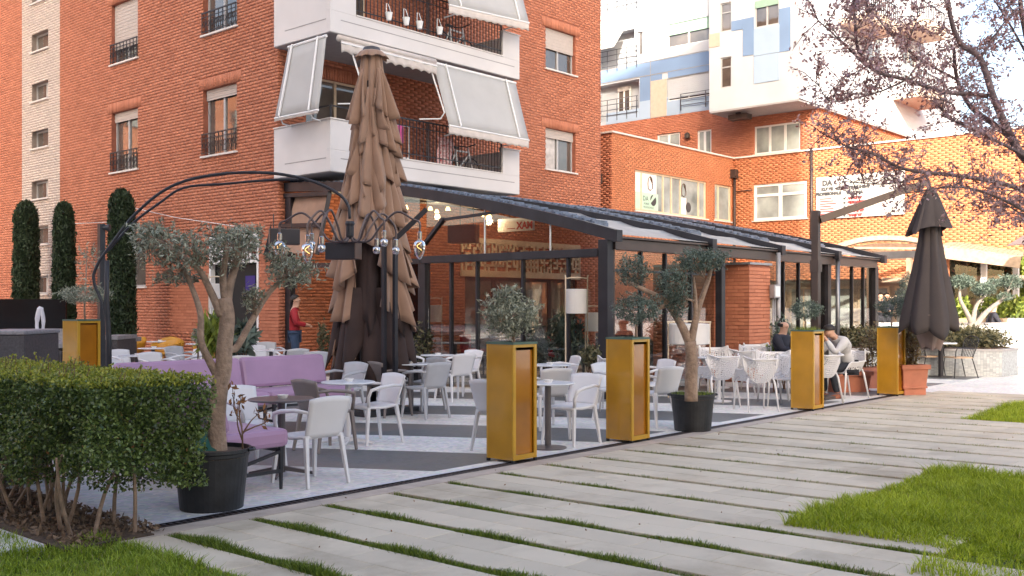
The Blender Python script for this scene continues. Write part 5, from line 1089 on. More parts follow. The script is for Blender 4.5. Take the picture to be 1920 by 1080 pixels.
for s_ in range(NS):
    ang = 2*PI*s_/NS+.35; y = 100+(s_*37 % 80); gapped = abs(((ang-(YAW+PI+.42)+PI) % (2*PI))-PI) < .42
    while y < 560:
        if gapped and y > 410: break
        L_ = jr.uniform(80, 125); ob('canopy_flap', flap(y, y+L_, ang+jr.uniform(-.12, .12), 2*PI/NS*jr.uniform(1.25, 1.6)*(1.12-.35*max(0, y-300)/260), jr.uniform(2.2, 3.6), jr.uniform(.15, .85), jr.uniform(.12, .30), jr), 'canopy_tan', U, smooth=True, solid=.010); y += L_*jr.uniform(.62, .80)
ob('canopy', skirt(ux, uy, uz(98), uz(430), .13, .33, 9, .26, .1, .3, n=144, rows=24), 'canopy_tan', U, smooth=True, solid=.01)
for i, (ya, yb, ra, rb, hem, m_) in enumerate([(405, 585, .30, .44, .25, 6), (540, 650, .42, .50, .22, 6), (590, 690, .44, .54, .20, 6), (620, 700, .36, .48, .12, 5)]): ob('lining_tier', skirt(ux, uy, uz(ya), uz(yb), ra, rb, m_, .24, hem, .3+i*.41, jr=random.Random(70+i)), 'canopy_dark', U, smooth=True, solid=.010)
for a in range(6):
    q = rad(30+60*a); ob('rib', MB().tube([(ux+.5*math.cos(q), uy+.5*math.sin(q), .75), (ux+.16*math.cos(q), uy+.16*math.sin(q), 4.9)], .015, 6), 'steel_dark', U)
for px, y0 in ((720, 452), (741, 445)): p0, p1 = AT(px, 690, 14.25), AT(px, y0, 14.25); ob('rib', MB().bar((p0.x, p0.y, .35), p1, .055), 'steel_dark', U)
p0, p1 = AT(742, 448, 14.25), AT(800, 392, 14.3); ob('strut', MB().bar(p0, p1, .07), 'steel_dark', U)

GP_ = AT(1745, 640, 17.3); gx, gy = GP_.x, GP_.y; kz = 17.3/FOC; gzz = lambda y: EYE+(HOR-y)*kz
t = thing('cantilever_parasol', 'dark grey brown parasol hanging folded from a square post beside the rightmost yellow planter', 'parasol', (AT(1530, 600, 17.3).x, AT(1530, 600, 17.3).y, 0), world=True)
pb = AT(1530, 600, 17.3); hubp = AT(1742, 345, 17.3)
ob('post', MB().box(pb.x-.06, pb.y-.06, 0, pb.x+.06, pb.y+.06, gzz(395)), 'fascia', t, bevel=.006); ob('foot_plate', MB().box(pb.x-.3, pb.y-.3, 0, pb.x+.3, pb.y+.3, .05), 'fascia', t)
a = AT(1537, 412, 17.3); c = AT(1668, 365, 17.3); ob('arm', MB().bar(a, hubp+Vector((0, 0, .04)), .12, .13, w2=.10), 'fascia', t, bevel=.006); ob('clamp', MB().box(pb.x-.075, pb.y-.075, gzz(510), pb.x+.075, pb.y+.075, gzz(488)), 'fascia', t)
ob('mast', MB().tube([(gx, gy, gzz(655)), hubp], .03, 10), 'steel_dark', t)
ob('canopy_tier', skirt(gx, gy, gzz(352), gzz(425), .05, .32, 4, .30, .10, .12, jr=random.Random(2)), 'canopy_grey', t, smooth=False, solid=.01)
def cn(u, v):
    a = 2*PI*u; q = u*7+.2; k = int(q) % 7; t_ = q-int(q); fk = (1, .6, 1.2, .8, 1.1, .7, .9)[k]; tri = (1-abs(2*t_-1))**.8*fk
    r = float(np.interp(v, [0, .12, .25, .5, .9, 1], [.12, .15, .17, .26, .43, .44]))*(1+.0)+(.02+.10*v)*(tri-.5); return (gx+r*math.cos(a), gy+r*math.sin(a), gzz(395)+(gzz(612)-gzz(395))*v-v**2*(.16*tri+.06*math.sin(a*2+.6)))
ob('canopy', MB().grid(cn, 112, 22), 'canopy_grey', t, smooth=True, solid=.01)
ob('canopy_inner', skirt(gx, gy, gzz(590), gzz(652), .38, .13, 5, .16, .04, .2, rows=8, n=40, jr=random.Random(9)), 'canopy_inner', t, smooth=False, solid=.01)

# ---------------------------------------------------------------- curved black lamp with bulbs
DL = 12.5
LA = thing('arched_lamp', 'tall black double arched lamp with a ring of curled arms and large bulbs', 'street lamp', (AT(204, 700, DL).x, AT(204, 700, DL).y, 0), world=True)
bp_ = AT(204, 700, DL)
ob('pole', MB().tube([(bp_.x, bp_.y, 0), tuple(AT(204, 640, DL)), tuple(AT(200, 560, DL)), tuple(AT(201, 488, DL))], [.038, .034, .03, .026], 10), 'iron', LA, smooth=True); ob('foot_plate', MB().lathe([(.22, 0), (.22, .02), (.08, .06)], 20, (bp_.x, bp_.y, 0)), 'iron', LA)
ob('arch', MB().tube(crv([AT(x, y, DL) for x, y in ((203, 632), (196, 580), (176, 528), (182, 498), (206, 462), (255, 400), (320, 350), (400, 328), (500, 324), (580, 338), (632, 362), (652, 384), (656, 410))], 5), .019, 8), 'iron', LA, smooth=True)
ob('arch', MB().tube(crv([AT(x, y, DL+.15) for x, y in ((203, 470), (250, 418), (300, 380), (345, 352), (420, 345), (500, 338), (560, 336))], 5), .016, 8), 'iron', LA, smooth=True)
hub = AT(656, 424, DL); ob('hub', MB().lathe([(.05, .06), (.06, .03), (.05, .0), (.05, -.12), (.03, -.16)], 16, tuple(hub)), 'iron', LA)
rt = CR.to_2d().to_3d(); fw = CF.to_2d().to_3d()
for dx, yb, big, dd in ((-135, 440, 1, .1), (-82, 438, 0, .35), (-70, 448, 1, -.3), (-40, 452, 0, -.45), (42, 448, 0, .4), (70, 440, 0, -.3), (81, 450, 0, .3), (132, 440, 1, -.1)):
    s = dx*DL/FOC; e = hub+rt*s+fw*dd; e.z = EYE+(HOR-yb)*DL/FOC; o_ = e-hub; o_.z = 0
    P_ = crv([hub+Vector((0, 0, -.1)), hub+o_*.12+Vector((0, 0, -.19)), hub+o_*.30+Vector((0, 0, -.17)), hub+o_*.45+Vector((0, 0, 0)), hub+o_*.68+Vector((0, 0, .17)), hub+o_*.90+Vector((0, 0, .08)), Vector((e.x, e.y, e.z+.14)), e], 5)
    ob('arm', MB().tube(P_, .014, 7), 'copper_wire', LA, smooth=True); c = tuple(e)
    sk = ob('lamp_holder', MB().lathe([(.02, .03), (.03, .02), (.03, -.06), (.02, -.07)], 12, c), 'chrome', LA)
    if big: ob('bulb', MB().lathe([(.025, -.07), (.066, -.10), (.078, -.15), (.064, -.22), (.038, -.28), (.014, -.31), (.004, -.315)], 16, c), 'bulb_glass', sk, smooth=True); ob('filament', MB().tube(crv([(c[0]+.03*math.cos(k), c[1]+.03*math.sin(k), c[2]-.1-.02*k) for k in range(6)], 3), .003, 5), 'filament', sk)
    else: ob('bulb', MB().lathe([(.02, -.07), (.045, -.085), (.05, -.12), (.04, -.155), (.005, -.17)], 16, c), 'chrome', sk, smooth=True)
def heater(lab, px0, px1, y0, y1, D, rods, par=None, rot=.35):
    c = AT((px0+px1)/2, (y0+y1)/2, D); wd = (px1-px0)*D/FOC; h = (y1-y0)*D/FOC; t = thing('hanging_box', lab, 'speaker', (c.x, c.y, c.z), rot=YAW-PI/2+rot)
    ob('case', MB().box(-wd*.42, -wd*.18, -h/2, wd*.42, wd*.18, h/2), 'fascia', t, bevel=.01); ob('grille', MB().box(-wd*.40, -wd*.18-.006, -h*.45, wd*.40, -wd*.18+.001, h*.45), 'steel_dark', t)
    for x, z in rods: ob('rod', MB().bar((x*wd, 0, h/2), (x*wd, 0, h/2+z), .012), 'iron', t)
heater('dark hanging box left of the curved lamp arms before the tilted frame', 500, 566, 429, 459, 13.6, ((-.3, .2), (.2, .25)))
heater('dark hanging box below the middle of the lamp hub', 606, 682, 454, 487, 12.7, ((-.22, .12), (.1, .12)), rot=-.35)
heater('dark hanging box on long rods behind the pavilion end glass', 836, 902, 422, 456, 20.6, ((-.1, .45), (.3, .5)), rot=-.3)
# slim dark pole with spotlight by the cypress, and a thin wire
p = AT(190, 600, 20); t = thing('spot_pole', 'slim black pole with one small spotlight beside the tall cypress', 'street lamp', (p.x, p.y, 0), world=True); zt = AT(190, 420, 20).z
ob('pole', MB().box(p.x-.055, p.y-.055, 0, p.x+.055, p.y+.055, zt), 'iron', t); ob('spotlight', MB().tube([(p.x, p.y, zt-.08), AT(206, 427, 20)], [.04, .075], 10), 'iron', t)
for l, pts in (('thin pale wire running from the tall cypress to the doorway lintel', [(242, 388), (330, 408), (440, 424)]), ('thin pale wire behind the middle cypress above the spotlight pole', [(122, 420), (190, 417), (215, 416)])): P_ = [QX(x, y, 13.55) for x, y in pts]; tag(ob('wire', MB().tube(P_, .008, 5), 'frame_white'), l, 'wire')

# fountain at the far left
F_ = thing('fountain', 'dark stone fountain with a short white water jet before the black screen', 'fountain', (AT(73, 640, 20).x, AT(73, 640, 20).y, 0), world=True); fc = AT(80, 650, 20)
def vbox(name, px0, px1, y0, y1, D, th, mat, par, D2=None, bev=0):
    a, b = AT(px0, y1, D), AT(px1, y1, D2 or D); z0, z1 = AT(px0, y1, D).z, AT(px0, y0, D).z; d = CF*th; m = MB(); z0 = max(z0, 0) if z0 > -.6 and z0 < .35 else z0
    m.add([(a.x, a.y, z0), (b.x, b.y, z0), (b.x+d.x, b.y+d.y, z0), (a.x+d.x, a.y+d.y, z0), (a.x, a.y, z1), (b.x, b.y, z1), (b.x+d.x, b.y+d.y, z1), (a.x+d.x, a.y+d.y, z1)], [(0,3,2,1),(4,5,6,7),(0,1,5,4),(1,2,6,5),(2,3,7,6),(3,0,4,7)]); return ob(name, m, mat, par, bevel=bev)
vbox('basin', 42, 124, 652, 700, 19.0, 3.6, 'granite_dark', F_, bev=.02); vbox('basin_ledge', 40, 126, 643, 653, 18.9, 3.8, 'granite_top', F_, bev=.01); vbox('step', 44, 124, 617, 643, 22.4, .5, 'granite_top', F_)
for i in range(12): px = 46+6.4*i; vbox('rough_stone', px, px+5.4, 657+R.uniform(0, 5), 705, 18.85-R.uniform(0, .08), .15, 'granite_dark', F_, bev=.01)
jet = AT(72, 640, 20); m = MB(); m.tube(crv([jet+rt*.02, jet+Vector((0, 0, .3))-rt*.03, jet+Vector((0, 0, .56)), jet+Vector((0, 0, .64))+rt*.05, jet+Vector((0, 0, .4))+rt*.10, jet+Vector((0, 0, .05))+rt*.07], 4), [.035]*6+[.05]*4+[.055]*3+[.04]*4+[.03]*4, 8); ob('water_jet', m, 'water_white', F_, smooth=True)
t = thing('black_screen', 'glossy black glass wall behind the fountain jet', 'screen', (AT(60, 600, 23).x, AT(60, 600, 23).y, 0), world=True); vbox('panel', -60, 123, 561, 640, 23.4, .08, 'black_gloss', t)
t = thing('granite_block', 'big brown black granite block at the left edge beside the fountain', 'block', (AT(20, 650, 16).x, AT(20, 650, 16).y, 0), world=True); vbox('body', -60, 45, 628, 760, 15.5, 1.2, 'granite_dark', t, bev=.02); vbox('top', -60, 46, 620, 628, 15.48, 1.25, 'granite_top', t, bev=.02)
t = thing('granite_block', 'dark granite block with pale top between the far left planter and tall cypress', 'block', (AT(205, 650, 22).x, AT(205, 650, 22).y, 0), world=True); vbox('body', 180, 220, 637, 720, 20.5, 1.0, 'granite_dark', t); vbox('top', 180, 221, 630, 637, 20.48, 1.05, 'granite_top', t)
t = thing('low_wall', 'dark low wall behind the hedge stems at the left edge', 'wall', (AT(5, 880, 9.2).x, AT(5, 880, 9.2).y, 0), world=True); vbox('wall', -60, 44, 830, 905, 8.95, .5, 'granite_dark', t)

# white drum lamps in wire frames and plants at the doors
def drum(lab, px, y0, y1, w_, D, ytop=None, rot=0):
    c = AT(px, y1, D); zt, zb = AT(px, y0, D).z, c.z; r = w_*D/FOC/2; zf = AT(px, ytop or y0-18, D).z; t = thing('drum_lamp', lab, 'floor lamp', (c.x, c.y, 0), rot=YAW-PI/2, group='white drum lamps in wire frames')
    ob('shade', MB().lathe([(r*.96, zb), (r, zb+.01), (r, zt-.01), (r*.96, zt)], 28), 'lampshade', t, smooth=False); ob('frame', MB().tube(crv([(-r*1.02, 0, 0), (-r*1.02, 0, zf-.12), (-r*.9, 0, zf), (r*.9, 0, zf), (r*1.02, 0, zf-.12), (r*1.02, 0, 0)], 4), .012, 6), 'cream', t)
drum('white drum lamp highest and largest beside the corner post of the pavilion', 1081, 542, 588, 40, 17.6, 522); drum('white drum lamp lower and right, partly behind the corner post', 1113, 586, 621, 30, 18.2, 575); drum('white drum lamp just right of the big folded parasol', 815, 572, 604, 26, 21.2, 560); drum('white drum lamp behind the forked olive trunk near the meter box', 1292, 607, 645, 76, 17.4, 604); drum('small white drum lamp behind the bush of the nearest planter', 956, 610, 623, 36, 21.0, 605); drum('white drum lamp by the dark doorway behind the olive trunk', 405, 532, 578, 26, 17.5, 520)
def plant(lab, px, y0, y1, w_, D, n=500, mat='leaf_shrub', size=.12, asp=.3, pot=None, hpot=.35, up=.6):
    c = AT(px, 600, D); zt = AT(px, y0, D).z; zb = max(AT(px, y1, D).z, 0 if not pot else hpot); r = w_*D/FOC/2; t = thing('potted_plant' if pot else 'shrub', lab, 'plant', (c.x, c.y, 0), world=True)
    P_ = blob((c.x, c.y, (zt+zb)/2), (r, r, (zt-zb)/2), n, .2); setting(ob('foliage', np_mesh('foliage', leaf_quads(P_, size, asp, up), 4, mat), 0, t), 'stuff')
    m = MB()
    for _ in range(5): m.tube([(c.x+R.uniform(-.05, .05), c.y+R.uniform(-.05, .05), hpot*.8 if pot else 0), (c.x+R.uniform(-r, r)*.6, c.y+R.uniform(-r, r)*.6, (zt+zb)/2)], [.012, .006], 5)
    setting(ob('stems', m, 'twig', t), 'stuff')
    if pot: ob('pot', MB().lathe([(.16, 0), (.2, hpot), (.17, hpot), (.16, hpot-.04)], 18, (c.x, c.y, 0)), pot, t)
    return t
plant('leafy green shrub inside the glass behind the white drum lamp', 1065, 585, 690, 70, 18.4, 700, 'leaf_topiary', .22, .2); plant('small round shrub in a grey pot before the corner post of the pavilion', 1109, 645, 690, 42, 16.6, 600, 'leaf_shrub', .07, .5, 'concrete', .42); plant('shrub at the foot of the black post right of the big folded parasol', 795, 600, 690, 40, 20.2, 600, 'leaf_shrub', .10, .4); plant('bluish shrub inside the end glass left of the drum lamp', 1005, 610, 690, 60, 19.6, 500, 'leaf_topiary', .2, .2)
plant('shrub left of the big folded parasol by the glass', 605, 600, 690, 30, 20.6, 350, 'leaf_shrub', .1, .4); plant('strappy yellow green plant between the yellow seats and the doorway', 402, 590, 665, 50, 16.8, 130, 'leaf_bright', .5, .14, 'pot_black', .4, 1.5); plant('grey green bush against the wall left of the doorway', 378, 612, 650, 40, 17.6, 400, 'leaf_olive', .09, .3, 'pot_black', .4); plant('dark broad leaved plant beside the doorway, right of the olive trunk', 455, 600, 665, 46, 17.0, 130, 'leaf_topiary', .35, .35, 'pot_black', .4)
plant('dense green shrub between the brick pier and the third yellow planter', 1468, 590, 700, 46, 19.2, 1100, 'leaf_topiary', .09, .4, None); plant('yellow leaved small shrub at the foot of the brick pier', 1453, 640, 700, 30, 18.6, 500, 'leaf_bright', .07, .5)
# terracotta boxes with reddish shrubs
def trough(lab, px, y, D, wd, dp, h, rot, n=0, stack=0, lip=None):
    c = AT(px, y, D); z0 = .0; t = thing('terracotta_trough', lab, 'plant pot', (c.x, c.y, 0), rot=rot, group='terracotta troughs'); a, b = wd/2, dp/2
    m = MB(); m.add([(-a*.9, -b*.86, .03+stack), (a*.9, -b*.86, .03+stack), (a*.9, b*.86, .03+stack), (-a*.9, b*.86, .03+stack), (-a, -b, h+stack), (a, -b, h+stack), (a, b, h+stack), (-a, b, h+stack)], [(0,3,2,1),(0,1,5,4),(1,2,6,5),(2,3,7,6),(3,0,4,7)]); ob('body', m, 'terracotta', t)
    m = MB()
    for q in ((-a-.03, -b-.03, a+.03, -b+.03), (-a-.03, b-.03, a+.03, b+.03), (-a-.0301, -b+.03, -a+.03, b-.03), (a-.03, -b+.03, a+.0301, b-.03)): m.box(q[0], q[1], h+stack-.06, q[2], q[3], h+stack+.02)
    ob('lip', m, 'terracotta', t); ob('saucer', MB().box(-a*.95, -b*.95, stack, a*.95, b*.95, .035+stack), 'terracotta', t); ob('soil', MB().box(-a*.93, -b*.93, h+stack-.09, a*.93, b*.93, h+stack-.05), 'soil', t)
    if stack: ob('stand', MB().box(-a*.8, -b*.8, 0, a*.9, b*.8, stack), 'terracotta', t)
    if n:
        P_ = blob((0, 0, h+stack+.38), (a*.95, b*1.2, .5), n, .15); s = thing('shrub', 'reddish leafy shrub in the '+lab, 'plant', (c.x, c.y, h+stack-.06), rot=rot); P_[:, 2] -= h+stack-.06
        setting(ob('foliage', np_mesh('foliage', leaf_quads(P_, .075, .42, .4), 4, 'leaf_red'), 0, s), 'stuff'); m = MB()
        for _ in range(12): x = R.uniform(-a, a)*.8; m.tube([(x*.6, R.uniform(-.05, .05), 0), (x, R.uniform(-.15, .15), .5)], [.012, .005], 5)
        setting(ob('stems', m, 'twig', s), 'stuff')
trough('empty terracotta trough behind the perforated chair of the man in grey', 1588, 735, 18.7, .78, .38, .36, YAW-PI/2+.25); trough('terracotta trough behind the empty one against the glass', 1640, 722, 19.6, .9, .4, .38, YAW-PI/2+.2, 900); trough('terracotta trough on a stand right of the last yellow planter', 1705, 735, 18.1, .50, .40, .40, YAW-PI/2+.2, 1000, .12)

# ================================================================ far right: raised planting, low wall, second pergola
poly = [(22.3, 9.9), (24.2, 6.69), (25.2, 6.63), (27.2, 8.3), (26.6, 10.8), (24.2, 11.6)]
RB = thing('raised_bed', 'raised grey mosaic planting bed with low shrubs at the far right', 'planter', (24.2, 8.5, 0), world=True); ob('walls', MB().prism(poly, 0, .56), 'mosaic_grey', RB); c = Vector((24.8, 9)); ob('trim', MB().prism([tuple(c+(Vector(p)-c)*1.012) for p in poly], .56, .61), 'concrete', RB); ob('soil', MB().prism([tuple(c+(Vector(p)-c)*.93) for p in poly], .61, .63), 'soil', RB)
P_ = np.concatenate([blob((x, y, .80), (.75, .75, .30), 2000, .1) for x, y in ((23.4, 9.3), (24.0, 8.2), (24.7, 7.4), (25.6, 7.7), (25.3, 9.0), (24.3, 9.9), (26.2, 8.8))]); setting(ob('bed_shrubs', np_mesh('bed_shrubs', leaf_quads(P_, .10, .4, .5), 4, 'leaf_shrub'), 0), 'stuff')
DT = 25.0
tree('olive_tree', 'clipped cloud olive tree with pale bare limbs growing from the raised mosaic bed', 'tree', [limb(DT, [(1826, 652, 0), (1827, 625, 0), (1822, 605, 0)], .13, .11), limb(DT, [(1823, 608, 0), (1812, 585, 0), (1800, 560, 0), (1800, 535, 0)], .07, .03), limb(DT, [(1824, 606, 0), (1830, 575, .1), (1845, 555, .1)], .07, .03), limb(DT, [(1826, 615, 0), (1850, 585, .2), (1878, 562, .2), (1893, 540, .2)], .08, .03)],
    [(AT(1803, 528, DT), (.32, .3, .17), 1500, AT(1800, 545, DT)), (AT(1845, 542, DT), (.33, .3, .18), 1500, AT(1845, 552, DT)), (AT(1895, 528, DT+.2), (.30, .3, .19), 1500, AT(1890, 545, DT)), (AT(1862, 530, DT+.2), (.2, .2, .12), 600, AT(1850, 550, DT)), (AT(1884, 556, DT+.2), (.18, .18, .12), 600, AT(1878, 562, DT))], .075, 'leaf_topiary', 'bark_grey', asp=.3, tw=4, spikes=10)
LW = thing('mosaic_wall', 'long low white mosaic wall with dark coping behind the raised bed', 'wall', (30, 8, 0), world=True); a, b = AT(1648, 700, 27.5), AT(2010, 700, 27.0)
m = MB(); d = CF*.3; m.add([(a.x, a.y, 0), (b.x, b.y, 0), (b.x+d.x, b.y+d.y, 0), (a.x+d.x, a.y+d.y, 0), (a.x, a.y, 1.07), (b.x, b.y, 1.07), (b.x+d.x, b.y+d.y, 1.07), (a.x+d.x, a.y+d.y, 1.07)], [(0,3,2,1),(4,5,6,7),(0,1,5,4),(1,2,6,5),(2,3,7,6),(3,0,4,7)]); ob('wall', m, 'mosaic_white', LW); ob('coping', MB().bar((a.x+d.x/2, a.y+d.y/2, 1.10), (b.x+d.x/2, b.y+d.y/2, 1.10), .36, .05), 'concrete', LW)
def metalchair(lab, x, y, rot):
    t = thing('metal_chair', lab, 'chair', (x, y, 0), rot, group='black metal chairs with wooden seats'); ob('seat', MB().box(-.22, -.22, .43, .22, .22, .46), 'wood_seat', t, bevel=.005)
    for s in (-1, 1): ob('leg', MB().tube([(s*.2, .2, .43), (s*.24, .25, 0)], .012, 6), 'iron', t); ob('leg', MB().tube([(s*.2, -.2, .43), (s*.24, -.32, 0)], .012, 6), 'iron', t); ob('armrest', MB().tube(crv([(s*.23, -.24, .64), (s*.25, .1, .66), (s*.24, .2, .62), (s*.21, .2, .44)], 3), .012, 6), 'iron', t)
    b = ob('backrest', MB().tube(crv([(-.21, -.2, .44), (-.23, -.33, .86), (.23, -.33, .86), (.21, -.2, .44)], 4), .012, 6), 'iron', t)
    for i in range(7): x_ = -.17+.057*i; ob('spindle', MB().bar((x_, -.205, .45), (x_*1.1, -.33, .86), .010), 'iron', b)
c = AT(1797, 700, 22.3); metalchair('black metal chair with wooden seat in front of the raised mosaic bed', c.x, c.y, rad(50)); c = AT(1742, 700, 22.8); metalchair('black metal chair half hidden by the hanging parasol tip', c.x, c.y, rad(-130))
c = AT(1764, 705, 22.5); t = thing('bistro_table', 'small table with dark post between the two black metal chairs', 'table', (c.x, c.y, 0)); ob('tabletop', MB().lathe([(.34, .74), (.34, .765)], 28), 'table_white', t); ob('stem', MB().lathe([(.055, .02), (.055, .74)], 12), 'steel_dark', t); ob('base', MB().lathe([(.25, 0), (.25, .02)], 20), 'steel_dark', t)
# second pergola
Q = thing('timber_pergola', 'second pergola with arched brown canopy and pale timber roof at the far right', 'pergola', (AT(1720, 640, 33).x, AT(1720, 640, 33).y, 0), world=True)
DP = 33.0
ob('arch_beam', MB().tube(crv([AT(x, y, DP) for x, y in ((1548, 474), (1585, 458), (1635, 448), (1700, 449), (1760, 462))], 5), .10, 6), 'timber', Q); ob('arch_beam', MB().tube(crv([AT(x, y, DP+3) for x, y in ((1560, 480), (1600, 468), (1650, 461), (1720, 463))], 4), .10, 6), 'timber_dark', Q)
for i, y in enumerate((466, 472, 478, 485)): ob('roof_slat', MB().bar(AT(1600+8*i, y-1, DP+1+i*.6), AT(1722, y, DP+1+i*.6), .12, .07), 'timber_dark' if i % 2 else 'timber', Q)
ob('beam', MB().bar(AT(1636, 480, DP-.5), AT(1725, 476, DP-.5), .2, .22), 'steel_dark', Q)
for px, y0, mt, D in ((1774, 466, 'brick_orange', 32.5), (1845, 478, 'frame_white', 32.5), (1905, 490, 'concrete', 32), (1705, 480, 'timber', 34), (1808, 480, 'steel_dark', 33), (1631, 470, 'timber_dark', 33)): a = AT(px, 640, D); ob('post', MB().bar((a.x, a.y, 0), AT(px, y0, D), .16), mt, Q)
a_, b_, c_, d_ = AT(1770, 462, 32), AT(1915, 482, 31.5), AT(1925, 472, 36), AT(1790, 455, 36)
for i in range(15): f_ = i/15; ob('roof_slat', MB().bar(a_.lerp(b_, f_), d_.lerp(c_, f_), .34, .05), 'timber', Q)
ob('roof_beam', MB().bar(AT(1768, 474, 32), AT(1912, 492, 31.5), .2, .36), 'timber', Q); 
gq = MB().add([AT(1776, 640, 33), AT(1905, 640, 32.5), AT(1905, 490, 32.5), AT(1776, 476, 33)], [(0,1,2,3)]); ob('glass_panel', gq, 'glass_clear', Q)
def ivy(lab, px0, px1, y0, y1, D, n, mat, size): P_ = np.array([AT(R.uniform(px0, px1), R.uniform(y0, y1), D+R.uniform(0, .5)) for _ in range(n)]); t = thing('climbing_plant', lab, 'plant', tuple(AT((px0+px1)/2, 640, D)), world=True); setting(ob('foliage', np_mesh('foliage', leaf_quads(P_, size, .6, .1), 4, mat), 0, t), 'stuff'); return t
ivy('dark climbing plant screen behind the timber pergola posts', 1780, 1905, 474, 560, 34.5, 1500, 'leaf_shrub', .2); ivy('bright green creeper at the right edge behind the pergola', 1900, 1960, 480, 600, 34, 900, 'leaf_bright', .22)
for i, (px, l) in enumerate(((1795, 'bright yellow green shrub in a box, leftmost along the far sunny edge'), (1862, 'bright yellow green shrub in a box, middle along the far sunny edge'), (1905, 'bright yellow green shrub in a pale box, rightmost along the far sunny edge'))):
    c = AT(px, 600, 31); t = thing('boxed_shrub', l, 'plant', (c.x, c.y, 0), world=True, group='boxed shrubs along the far terrace'); ob('box', MB().box(c.x-.4, c.y-.4, 0, c.x+.4, c.y+.4, 1.2), ('timber', 'timber', 'mosaic_trim')[i], t); P_ = blob((c.x, c.y, 1.5), (.5, .5, .38), 700, .2); setting(ob('foliage', np_mesh('foliage', leaf_quads(P_, .16, .45, .5), 4, 'leaf_bright'), 0, t), 'stuff')
t = thing('garden_cafe', 'glazed ground floor rooms under the yellow brick wall at the far right', 'building', (39, 14, 0), world=True)
m = MB(); m.box(39.2, 5.5, 0, 60, 20.9, 2.59); ob('walls', m, 'render_beige', t)
for i in range(10):
    y = 6.2+1.45*i; d = ob('window', MB().box(39.1, y, .3, 39.19, y+1.25, 2.35), 'cream', t)
    ob('pane', MB().box(39.085, y+.09, .42, 39.095, y+1.16, 2.25), 'pane_pale', d); ob('mullion', MB().box(39.07, y+.6, .4, 39.084, y+.65, 2.27), 'cream', d)
ob('overhang', MB().box(36.0, 6, 2.42, 37.88, 14, 2.58), 'timber', t)
c1, c2 = AT(1905, 455, 28), AT(1995, 470, 26); 
sh = thing('shade_sail', 'pinkish cloth shade sail corner at the right edge below the yellow wall', 'awning', tuple(AT(1915, 465, 27)), world=True); ob('cloth', MB().add([AT(1888, 461, 27), AT(2010, 448, 25), AT(2010, 425, 30), AT(1925, 438, 30)], [(0,1,2,3)]), 'canopy_inner', sh, solid=.02)

# ================================================================ purple-leaved tree at the right
DQ = 8.6
def seg(pts, r0, r1): r0 *= .78; r1 *= .8; P_ = crv([AT(x, y, DQ+d) for x, y, d in pts], 4); n = len(P_); return (P_, [r0+(r1-r0)*i/(n-1) for i in range(n)])
PLM = [seg([(2090, 905, 0), (2075, 700, 0), (2040, 520, 0), (1990, 390, 0), (1950, 320, 0)], .13, .085), seg([(1952, 325, 0), (1915, 290, 0), (1890, 245, 0), (1862, 180, 0), (1838, 110, .1), (1800, 80, .2), (1782, 30, .2), (1775, -40, .2)], .05, .02),
    seg([(1900, 262, 0), (1862, 232, .1), (1820, 200, .2), (1795, 150, .3), (1788, 90, .3)], .035, .018), seg([(1850, 180, .05), (1820, 176, 0), (1770, 172, -.1), (1700, 150, -.2), (1640, 132, -.3), (1610, 95, -.35), (1603, 40, -.4), (1600, -30, -.4)], .028, .012), seg([(1625, 125, -.3), (1580, 80, -.4), (1535, 40, -.5)], .013, .005),
    seg([(1795, 150, .3), (1740, 120, .3), (1690, 85, .3), (1650, 40, .35), (1620, 0, .4)], .016, .006), seg([(1935, 300, 0), (1880, 270, -.3), (1820, 240, -.5), (1770, 215, -.7), (1772, 175, -.8)], .02, .007), seg([(1990, 395, 0), (1900, 350, -.2), (1800, 330, -.4), (1700, 318, -.5), (1640, 290, -.6), (1590, 275, -.6), (1545, 252, -.6)], .03, .006),
    seg([(1985, 380, 0), (1960, 250, .2), (1935, 120, .3), (1915, 20, .3), (1912, -40, .3)], .045, .02), seg([(1935, 120, .3), (1890, 40, .4), (1850, -20, .4)], .015, .006), seg([(2010, 440, 0), (1930, 400, -.5), (1860, 365, -.7), (1790, 350, -.9), (1700, 362, -1.0)], .022, .006), seg([(1740, 330, -.45), (1660, 345, -.5), (1580, 340, -.5)], .010, .004),
    seg([(2020, 470, 0), (1960, 430, .4), (1905, 395, .5), (1880, 380, .6)], .02, .006), seg([(1700, 150, -.2), (1640, 175, -.2), (1560, 190, -.3), (1530, 150, -.3)], .010, .004), seg([(1838, 110, .1), (1870, 60, .2), (1900, 20, .2)], .014, .005), seg([(1700, 85, .3), (1720, 30, .3), (1715, -20, .3)], .010, .004), seg([(1603, 60, -.4), (1640, 10, -.4), (1660, -30, -.4)], .008, .003)]
T = thing('plum_tree', 'purple leaved plum tree with pale pink blossom reaching in from the upper right', 'tree', tuple(PLM[0][0][0].to_2d().to_3d()), world=True)
PLM[0][0][0] = Vector((PLM[0][0][0].x, PLM[0][0][0].y, 0))
ob('trunk', MB().tube(*PLM[0], 12), 'bark_plum', T, smooth=True)
for s in PLM[1:]: ob('branch', MB().tube(*s, 8), 'bark_plum', T, smooth=True)
tm = MB(); lp = []; bl = []
for k, (pts, rs) in enumerate(PLM[1:]):
    for i in range(2, len(pts)):
        if rs[i] > .032 and R.random() < .6: continue
        for _ in range(2 if rs[i] > .012 else 3):
            d = Vector(rng.normal(size=3)); d.z = d.z*.7+.18; d.normalize(); L_ = R.uniform(.12, .42); e = pts[i]+d*L_; mid = pts[i]+d*L_*.5+Vector((0, 0, .03)); tm.tube([pts[i], mid, e], [.0045, .0035, .0015], 4)
            n = int(L_*125); q = rng.uniform(.2, 1.05, n); base = np.array(pts[i])+np.outer(q, np.array(e-pts[i]))+rng.normal(0, .022, (n, 3)); m_ = rng.random(n) < .16; lp.append(base[~m_]); bl.append(base[m_])
